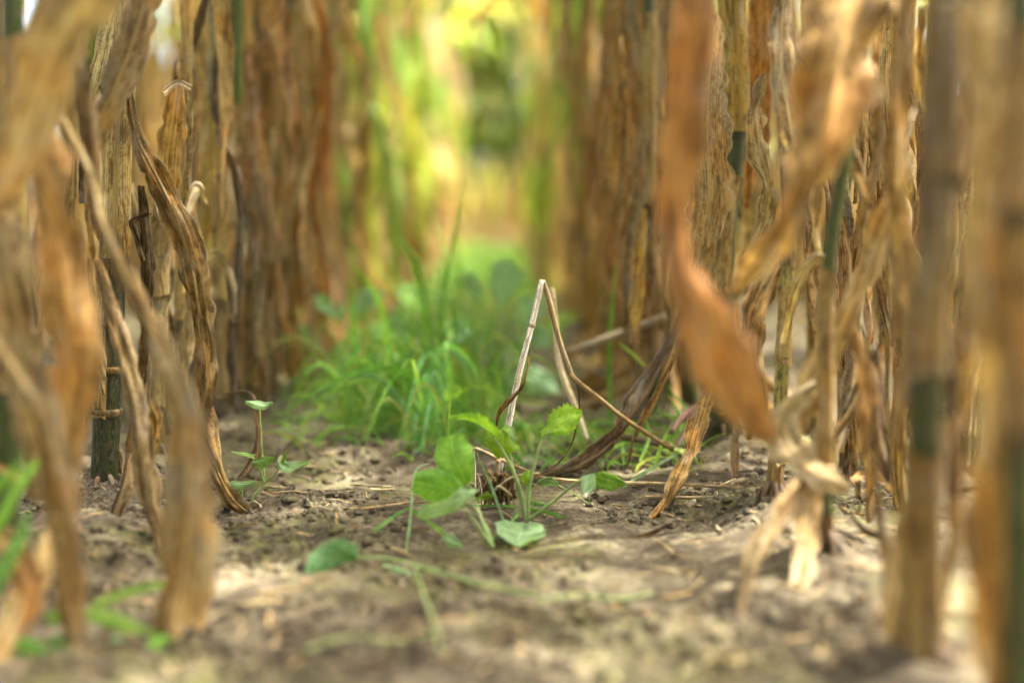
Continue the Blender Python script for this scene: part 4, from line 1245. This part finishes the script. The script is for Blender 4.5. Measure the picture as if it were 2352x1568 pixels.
b1 = ground_at(1210, 1198)
weed('mustard_seedling', b1, 'bright green seedling with toothed leaves on long pale stalks, upright and sharp', 'weed seedling',
     [(zs([(1138, 1330, .935), (1162, 1000, .935), (1205, 800, .935), (1262, 620, .935), (1345, 490, .935)]), zw([26, 22, 20, 18, 16])),
      (zs([(1128, 1330, .935), (1092, 1080, .933), (1010, 850, .93), (920, 680, .928), (835, 545, .926)]), zw([28, 24, 22, 18, 14])),
      (zs([(1128, 1320, .94), (1062, 1000, .94), (1000, 800, .94), (962, 620, .94), (938, 500, .94)]), zw([24, 22, 20, 16, 13])),
      (zs([(1138, 1250, .937), (1140, 1100, .937), (1138, 990, .937)]), zw([16, 12, 10])),
      (zs([(1160, 1290, .935), (1400, 1110, .93), (1560, 975, .925), (1700, 895, .925)]), zw([20, 18, 16, 14])),
      (zs([(1140, 1330, .935), (1130, 1340, .92), (1110, 1340, .905)]), zw([20, 18, 14]))],
     [(zs([(1262, 528, .935), (1340, 492, .935), (1430, 425, .936), (1540, 375, .94), (1632, 332, .945)]), zw([60, 100, 270, 280, 30]), dict(twist=[10, 5, 0, -10], teeth=12, tint=(.30, .54, .05))),
      (zs([(862, 552, .927), (815, 490, .925), (710, 418, .92), (575, 390, .915), (436, 372, .91)]), zw([50, 170, 230, 180, 20]), dict(twist=[55, 58, 62, 60, 50], roll=.5, tint=(.26, .50, .05))),
      (zs([(940, 498, .94), (925, 545, .935), (906, 640, .932), (890, 745, .935)]), zw([130, 320, 350, 60]), dict(twist=[0, 5, 0], roll=.35, teeth=8, jag=.2, tint=(.24, .42, .025))),
      (zs([(940, 500, .939), (975, 505, .93), (1010, 540, .922), (1050, 575, .918)]), zw([60, 120, 130, 20]), dict(twist=-30, tint=COOL, jag=.08)),
      (zs([(1142, 1000, .937), (1130, 920, .935), (1150, 845, .937)]), zw([40, 140, 20]), dict(twist=15, teeth=7, jag=.3, nseg=30)),
      (zs([(1690, 900, .925), (1790, 925, .92), (1910, 955, .918), (2018, 972, .915)]), zw([30, 160, 165, 30]), dict(twist=25, roll=.6, tint=(.15, .31, .02), jag=.08)),
      (zs([(1125, 1322, .912), (1090, 1385, .885), (1070, 1450, .868), (1052, 1530, .855)]), zw([160, 430, 420, 60]), dict(twist=[0, 8, -5], roll=.4, jag=.12, teeth=7, tint=COOL, ref=(0, 0, 1)))])
b2 = ground_at(1131, 1258)
weed('mustard_seedling', b2, 'low weed with big round soft-focus leaves in front of the dead straw', 'weed seedling',
     [(zs([(832, 1540, .862), (765, 1380, .865), (690, 1170, .875), (610, 960, .88)]), zw([22, 18, 16, 12])),
      (zs([(828, 1540, .862), (700, 1360, .86), (580, 1180, .858)]), zw([20, 17, 13])),
      (zs([(836, 1540, .862), (770, 1350, .87), (640, 1150, .872), (540, 1085, .872)]), zw([18, 16, 12, 10]))],
     [(zs([(612, 975, .88), (530, 840, .88), (470, 690, .885), (452, 535, .89)]), zw([90, 300, 330, 210]), dict(twist=10, tint=(.22, .46, .05), jag=.06)),
      (zs([(548, 1092, .872), (420, 1025, .87), (280, 990, .868), (118, 962, .866)]), zw([120, 270, 290, 170]), dict(twist=10, tint=(.19, .42, .06), jag=.06)),
      (zs([(690, 1032, .86), (560, 1112, .848), (380, 1190, .834), (168, 1232, .82)]), zw([40, 190, 230, 130]), dict(twist=35, tint=COOL, jag=.06)),
      (zs([(830, 1090, .885), (760, 1085, .88), (690, 1110, .875)]), zw([30, 100, 20]), dict(twist=20, tint=(.15, .25, .02), nseg=24)),
      (zs([(380, 1450, .86), (450, 1480, .855), (550, 1530, .85)]), zw([40, 120, 30]), dict(twist=10, tint=COOL, nseg=24))])
b3 = ground_at(1375, 1148)
weed('weed_sprout', b3, 'small sprout of two bluish leaves and white bud right of the upright seedling', 'weed seedling',
     [(zs([(1700, 1160, .955), (1690, 1000, .935), (1740, 900, .92)]), zw([9, 8, 7])), (zs([(1700, 1160, .955), (1560, 1060, .97), (1420, 985, .99)]), zw([8, 7, 6]))],
     [(zs([(1745, 890, .918), (1700, 960, .912), (1640, 1070, .905)]), zw([40, 170, 30]), dict(twist=0, tint=COOL, jag=.04, nseg=24)),
      (zs([(1425, 985, .99), (1325, 958, .985), (1228, 962, .98)]), zw([30, 125, 40]), dict(twist=20, tint=(.15, .26, .10), jag=.0, nseg=24)),
      (zs([(1680, 1060, .905), (1668, 1075, .903), (1660, 1090, .902)]), zw([26, 36, 10]), dict(tint=(.8, .8, .78), jag=0, nseg=8)),
      (zs([(1300, 1160, .95), (1220, 1150, .945), (1160, 1130, .945)]), zw([20, 80, 20]), dict(twist=30, tint=COOL, jag=0, nseg=20))])

b4 = ground_at(570, 1172)
ts = lambda pts: [P(*p) for p in pts]
mw = lambda ws: [M(w, .97) for w in ws]
weed('knotweed_seedling', b4, 'slender weed with arrow-shaped leaves and tiny white bud beside the rusty draped leaf', 'weed seedling',
     [(ts([(568, 1174, .968), (586, 1135, .968), (606, 1110, .968), (602, 1040, .968), (596, 935, .968)]), mw([3.5, 3.5, 3.2, 3, 2.6])), (ts([(606, 1110, .968), (630, 1090, .962), (648, 1066, .958)]), mw([2.6, 2.4, 2])),
      (ts([(556, 1150, .97), (556, 1118, .968)]), mw([3, 3])), (ts([(606, 1108, .968), (594, 1070, .965), (578, 1046, .965)]), mw([4, 3, 3]))],
     [(ts([(566, 922, .968), (590, 926, .965), (608, 930, .963), (626, 924, .96)]), mw([10, 30, 24, 3]), dict(twist=60, jag=0, tint=COOL, nseg=20)),
      (ts([(580, 1048, .965), (560, 1044, .96), (532, 1038, .955)]), mw([22, 20, 3]), dict(twist=65, jag=0, tint=COOL, nseg=20)),
      (ts([(580, 1062, .962), (604, 1060, .956), (632, 1052, .95)]), mw([18, 30, 4]), dict(twist=40, jag=0, tint=(.16, .29, .07), nseg=20)),
      (ts([(640, 1056, .958), (662, 1072, .955), (710, 1062, .95)]), mw([12, 30, 3]), dict(twist=40, jag=0, tint=COOL, nseg=20)),
      (ts([(528, 1108, .96), (556, 1112, .955), (588, 1110, .95)]), mw([16, 22, 8]), dict(twist=50, jag=.1, tint=COOL, nseg=20)),
      (ts([(648, 1066, .958), (654, 1050, .958), (656, 1036, .958)]), mw([4, 9, 2]), dict(jag=0, tint=G2, nseg=10)),
      (ts([(641, 1058, .955), (644, 1052, .954), (646, 1046, .954)]), mw([7, 9, 4]), dict(jag=0, tint=(.8, .78, .76), nseg=6))])

def onsoil(pts, lift):
    out = []
    for x, y in pts:
        p = ground_at(x, y)
        p[2] += lift
        out.append(p)
    return out


b5 = ground_at(1240, 1400)
weed('creeping_vine', b5, 'creeping weed stem with a blue-green heart leaf lying across the near soil', 'creeping weed',
     [(onsoil([(815, 1312), (900, 1318), (1000, 1346), (1100, 1376), (1235, 1404)], .012), mw([3, 3.5, 4, 4, 4])), (onsoil([(955, 1332), (975, 1400), (1000, 1470), (1012, 1530)], .010), mw([3, 3, 2.5, 2])),
      (onsoil([(1235, 1404), (1330, 1390), (1420, 1400), (1500, 1385)], .008), mw([3.5, 3.5, 3, 2])), (onsoil([(700, 1520), (800, 1490), (900, 1500), (1010, 1480)], .008), mw([3, 3, 2.5, 2]))],
     [(ts([(818, 1290, .812), (780, 1288, .808), (735, 1316, .80), (684, 1352, .79)]), mw([50, 86, 74, 6]), dict(twist=10, jag=.04, tint=(.12, .26, .09))),
      (ts([(880, 1300, .805), (918, 1332, .79), (936, 1368, .785)]), mw([14, 50, 6]), dict(twist=20, jag=0, tint=COOL, nseg=24)),
      (ts([(955, 1330, .785), (985, 1400, .75), (1012, 1500, .70)]), mw([14, 26, 6]), dict(twist=20, jag=0, tint=(.22, .36, .06), nseg=24)),
      (ts([(1090, 1362, .765), (1130, 1340, .765), (1170, 1336, .76)]), mw([12, 34, 6]), dict(twist=40, jag=0, tint=COOL, nseg=24)),
      (ts([(1150, 1385, .75), (1230, 1372, .745), (1290, 1384, .74)]), mw([10, 30, 6]), dict(twist=50, jag=0, tint=(.2, .32, .07), nseg=24))])

for i, (bx, by, lv, lb_) in enumerate([
        (780, 880, [(700, 815, 110), (760, 720, 130), (830, 700, 90), (735, 690, 70)], 'broad blue-green weed leaves at the edge of the grass nearest the dark stalks'),
        (1140, 860, [(1150, 670, 130), (1210, 720, 110), (1080, 640, 80), (1230, 800, 90), (1180, 940, 120)], 'broad-leaved weed in the grass behind the bent straw'),
        (1010, 860, [(960, 690, 100), (1040, 790, 110), (900, 780, 100)], 'blue-green broad leaves in the middle of the grass tuft')]):
    d0 = 1.62 - .06 * i
    b = P(bx, by, d0)
    b[2] = float(hgt(b[0], b[1]))
    pet, bl = [], []
    for j, (x, y, w) in enumerate(lv):
        e = P(x, y, d0 - .05 * (j % 2))
        a = b + (e - b) * .45 + np.array((0, 0, .03))
        s_ = b + (e - b) * .62 + np.array((0, 0, .035))
        pet.append(([b, (a + b) / 2 + np.array((0, 0, .02)), s_], [.0022, .002, .0015]))
        dr = (e - b) * np.array((1, 1, .2))
        dr = dr / np.linalg.norm(dr) * M(w, d0)
        bl.append(([s_, s_ + dr * .4 + np.array((0, 0, .008)), s_ + dr * .75, s_ + dr - np.array((0, 0, .012))], [.010, M(w * .62, d0), M(w * .55, d0), .004], dict(twist=25, jag=.05, tint=(.26, .46, .22), nseg=20)))
    weed('broadleaf_weed', b, lb_, 'weed', pet, bl)

# ------------------------------------------------------------------ grass
def blade(geo, base, tip, h, w, rg, tint, nseg=9):
    mid = (base + tip) / 2
    mid[2] = max(base[2], tip[2]) * .55 + h * .6
    c1 = base * .72 + mid * .28 + np.array((0, 0, h * .30))
    ribbon([base, c1, mid, tip], [w * .7, w, w * .85, w * .08], twist=[rg.uniform(-70, 70), rg.uniform(-70, 70)], roll=.5, ref=(0, 1, .01), ripple=0, crumple=0, nseg=nseg, nc=3, seed=rg.randint(9999), tint=tint, geo=geo, ragged=0)


gr = Geo()
rg = np.random.RandomState(8)
GT = [(.21, .45, .055), (.16, .38, .05), (.28, .48, .09), (.20, .41, .17), (.13, .33, .06), (.34, .40, .10)]
clumps = [(940, 985, 1.32, 1.0), (1010, 960, 1.42, 1.15), (880, 950, 1.42, .9), (1060, 920, 1.55, 1.0), (980, 900, 1.6, 1.1), (900, 900, 1.6, .9), (1130, 900, 1.55, .7), (820, 960, 1.36, .6), (1000, 1000, 1.25, .7), (1090, 970, 1.3, .6)]
for cx_, cy_, d, sc in clumps:
    for k in range(60):
        b = P(cx_ + rg.normal(0, 34), cy_, d)
        b[1] += rg.normal(0, .035)
        b[2] = float(hgt(b[0], b[1])) - .002
        a = rg.rand() * 6.28
        ln = rg.uniform(.05, .17) * sc
        up = rg.uniform(.08, 1) ** 1.5
        h = ln * up * 1.15
        reach = ln * (1.08 - up) * .95 + .01
        tip = b + np.array((math.cos(a) * reach, math.sin(a) * reach * .8, h * rg.uniform(.2, 1.25)))
        blade(gr, b, tip, h, rg.uniform(.0018, .0050), rg, vtint(GT[rg.randint(6)], rg, .3))
for k in range(190):
    cx_, cy_, d, sc = clumps[rg.randint(len(clumps))]
    b = P(cx_ + rg.normal(0, 30), cy_, d)
    b[1] += rg.normal(0, .03)
    b[2] = float(hgt(b[0], b[1]))
    a = rg.uniform(2.6, 5.9) if rg.rand() < .75 else rg.rand() * 6.28
    r_ = rg.uniform(.06, .2)
    e = b + np.array((math.cos(a) * r_, math.sin(a) * r_ * .8, 0))
    e[2] = float(hgt(e[0], e[1])) + .004
    t_ = rg.uniform(.05, .12)
    m1 = b * .8 + e * .2 + np.array((0, 0, t_ * .8))
    m2 = b * .45 + e * .55 + np.array((0, 0, t_))
    w = rg.uniform(.002, .0045)
    ribbon([b, m1, m2, e], [w * .7, w, w, w * .1], twist=[rg.uniform(-60, 60), rg.uniform(-60, 60)], roll=.4, ref=(0, 1, .01), ripple=0, crumple=0, nseg=12, nc=3, seed=k, tint=vtint(GT[rg.randint(6)], rg, .25), geo=gr, ragged=0)
for pts, w in [([(1012, 760, 1.42), (1030, 620, 1.42), (1052, 500, 1.41), (1068, 395, 1.40)], 9), ([(1000, 900, 1.42), (960, 660, 1.4), (930, 570, 1.39), (900, 540, 1.38)], 12), ([(990, 880, 1.4), (980, 700, 1.39), (960, 600, 1.38), (925, 545, 1.38)], 12),
               ([(830, 940, 1.42), (815, 800, 1.41), (805, 680, 1.4), (800, 630, 1.4)], 13), ([(900, 900, 1.45), (880, 720, 1.44), (830, 630, 1.43), (795, 590, 1.43)], 12), ([(1000, 960, 1.3), (920, 850, 1.25), (780, 870, 1.2), (640, 955, 1.17)], 13),
               ([(960, 940, 1.3), (880, 880, 1.25), (800, 880, 1.2), (710, 930, 1.2)], 11), ([(1040, 880, 1.5), (1060, 700, 1.5), (1048, 560, 1.5), (1052, 470, 1.5)], 9), ([(930, 780, 1.6), (915, 620, 1.6), (905, 500, 1.6), (908, 430, 1.6)], 7),
               ([(1404, 1000, 1.3), (1400, 840, 1.3), (1406, 700, 1.3), (1416, 590, 1.3)], 10), ([(1010, 930, 1.5), (1022, 640, 1.5), (1010, 540, 1.5), (985, 470, 1.5)], 8), ([(1480, 840, 1.2), (1450, 810, 1.2), (1420, 785, 1.2)], 6),
               ([(1600, 960, 1.2), (1560, 920, 1.2), (1530, 880, 1.2)], 8), ([(1030, 1000, .98), (1034, 900, .98), (1040, 830, .98)], 4)]:
    ribbon([P(*p) for p in pts], [M(w, pts[0][2]), M(w, 1.4), M(w * .8, 1.4), M(1, 1.4)], twist=rg.uniform(-40, 40), roll=.4, ref=(0, 1, .01), ripple=0, crumple=0, nseg=16, nc=3, seed=3, tint=vtint(GT[rg.randint(3)], rg), geo=gr, ragged=0)
# sparse low grass behind the curled leaf and under the maize
for k in range(150):
    x, y = rg.uniform(1150, 1620), rg.uniform(985, 1085)
    b = ground_at(x, y)
    a = rg.rand() * 6.28
    ln = rg.uniform(.02, .075)
    tip = b + np.array((math.cos(a) * ln, math.sin(a) * ln * .6, ln * rg.uniform(.05, .5)))
    blade(gr, b, tip, ln * .35, rg.uniform(.002, .004), rg, vtint(GT[rg.randint(6)], rg, .2), 6)
for k in range(120):
    x, y = rg.uniform(640, 1150), rg.uniform(900, 1035)
    b = ground_at(x, y)
    a = rg.rand() * 6.28
    ln = rg.uniform(.02, .06)
    tip = b + np.array((math.cos(a) * ln, math.sin(a) * ln * .6, ln * rg.uniform(.05, .5)))
    blade(gr, b, tip, ln * .35, rg.uniform(.002, .004), rg, vtint(GT[rg.randint(6)], rg, .2), 6)
# patches of low green further down the aisle
for k in range(1900):
    y = rg.uniform(3.0, 9) if k < 800 else rg.uniform(9, 14)
    x = rg.uniform(-.26, .14) if y < 9 else rg.uniform(-2, 2)
    b = np.array((x, y, float(hgt(x, y))))
    a = rg.rand() * 6.28
    ln = rg.uniform(.04, .14)
    tip = b + np.array((math.cos(a) * ln, math.sin(a) * ln, ln * rg.uniform(.1, .8)))
    blade(gr, b, tip, ln * .5, rg.uniform(.004, .012), rg, vtint(GT[rg.randint(6)], rg, .25), 4)
tag(put('grass', gr.mesh('grass'), MAT_GRASS), 'fresh green grass tuft growing in the aisle', 'grass', kind='stuff')


def grass_tuft(base, blades, label):
    t = thing('grass_tuft', tuple(base), label, 'grass tuft')
    for i, (pts, w, tint) in enumerate(blades):
        part('blade', ribbon([P(*p) for p in pts], [M(w * .7, pts[0][2]), M(w, pts[0][2]), M(w * .8, pts[0][2]), M(w * .1, pts[0][2])], twist=20, roll=.4, ripple=0, crumple=.0004, nseg=20, nc=5, seed=i, tint=tint, ragged=0), MAT_GRASS, t, base)


grass_tuft(ground_at(-30, 1500), [([(-60, 1330, .66), (0, 1190, .66), (60, 1090, .665), (95, 1050, .67)], 34, GT[0]), ([(-60, 1420, .63), (10, 1300, .63), (50, 1220, .635), (60, 1170, .64)], 40, GT[4]),
                                  ([(-40, 1500, .63), (30, 1480, .63), (100, 1500, .63), (150, 1540, .625)], 40, GT[1]), ([(-60, 1180, .68), (-10, 1120, .68), (30, 1080, .68), (60, 1040, .68)], 26, GT[0])],
           'blurred fresh grass blades at the foot of the dark green stalk')
grass_tuft(ground_at(300, 1480), [([(215, 1388, .70), (310, 1355, .70), (400, 1338, .70), (500, 1330, .695)], 22, GT[2]), ([(180, 1405, .675), (250, 1420, .675), (320, 1448, .675), (385, 1462, .67)], 40, GT[2]),
                                  ([(110, 1420, .66), (150, 1410, .66), (190, 1420, .66)], 36, GT[0]), ([(300, 1520, .645), (330, 1500, .65), (370, 1470, .655), (395, 1470, .66)], 40, GT[0]), ([(110, 1490, .65), (140, 1480, .65), (165, 1500, .65)], 44, GT[4]),
                                  ([(250, 1500, .65), (270, 1470, .66), (300, 1500, .65)], 30, COOL)],
           'blurred bright grass blades in front of the long hanging golden leaf')
grass_tuft(ground_at(2030, 1080), [([(1990, 1050, 1.12), (2020, 1030, 1.11), (2050, 1022, 1.1), (2080, 1020, 1.1)], 14, GT[1]), ([(1990, 1070, 1.1), (2020, 1050, 1.1), (2050, 1048, 1.09), (2078, 1056, 1.08)], 14, GT[0]),
                                   ([(2000, 1080, 1.08), (2030, 1085, 1.06), (2050, 1100, 1.04), (2062, 1116, 1.03)], 12, GT[2]), ([(2000, 1060, 1.12), (2005, 1030, 1.12), (1990, 1005, 1.12)], 10, GT[4]),
                                   ([(1960, 1138, 1.0), (2010, 1138, 1.0), (2060, 1134, 1.0)], 8, GT[0]), ([(2010, 1075, 1.1), (2040, 1060, 1.1), (2070, 1075, 1.1)], 12, GT[3])],
           'small green grass tuft on the soil between two blurred maize stalks')
grass_tuft(ground_at(1130, 1240), [([(790, 1262, .86), (850, 1225, .875), (910, 1182, .89), (960, 1155, .905)], 9, GT[4]), ([(940, 1165, .90), (1000, 1210, .885), (1045, 1245, .87), (1090, 1290, .85)], 9, GT[0]),
                                   ([(1200, 1165, .95), (1270, 1180, .935), (1330, 1210, .92), (1325, 1245, .905), (1240, 1262, .89)], 9, GT[1]), ([(1130, 1240, .88), (1190, 1170, .92), (1100, 1160, .93), (960, 1160, .93)], 8, GT[4]),
                                   ([(1120, 1300, .86), (1040, 1270, .865), (1020, 1330, .84)], 9, GT[0]), ([(930, 1290, .84), (945, 1160, .90), (955, 1080, .93), (990, 1062, .95)], 6, COOL), ([(1160, 1210, .91), (1130, 1120, .93), (1095, 1040, .94)], 8, COOL)],
           'thin grass blades trailing over the soil round the two seedlings')
grass_tuft(ground_at(1040, 1520), [([(700, 1568, .63), (800, 1520, .65), (930, 1500, .66), (1050, 1510, .655)], 16, (.22, .33, .08)), ([(1060, 1470, .68), (1110, 1500, .665), (1160, 1540, .65), (1180, 1570, .64)], 16, (.22, .34, .08)),
                                   ([(1340, 1420, .71), (1350, 1460, .70), (1352, 1500, .68), (1330, 1540, .66)], 20, COOL)],
           'pale blurred grass blades lying along the bottom edge of the picture')
grass_tuft(ground_at(1500, 1130), [([(1430, 1120, 1.0), (1480, 1085, 1.02), (1540, 1050, 1.05), (1570, 1035, 1.07)], 9, COOL), ([(1500, 1080, 1.06), (1520, 1020, 1.06), (1540, 980, 1.06)], 10, GT[2]), ([(1470, 1060, 1.08), (1490, 1000, 1.09), (1480, 950, 1.1)], 9, GT[2]),
                                   ([(1540, 1010, 1.1), (1560, 960, 1.1), (1530, 900, 1.1)], 9, GT[0])],
           'grass blades crossing the soil under the curled brown leaf')
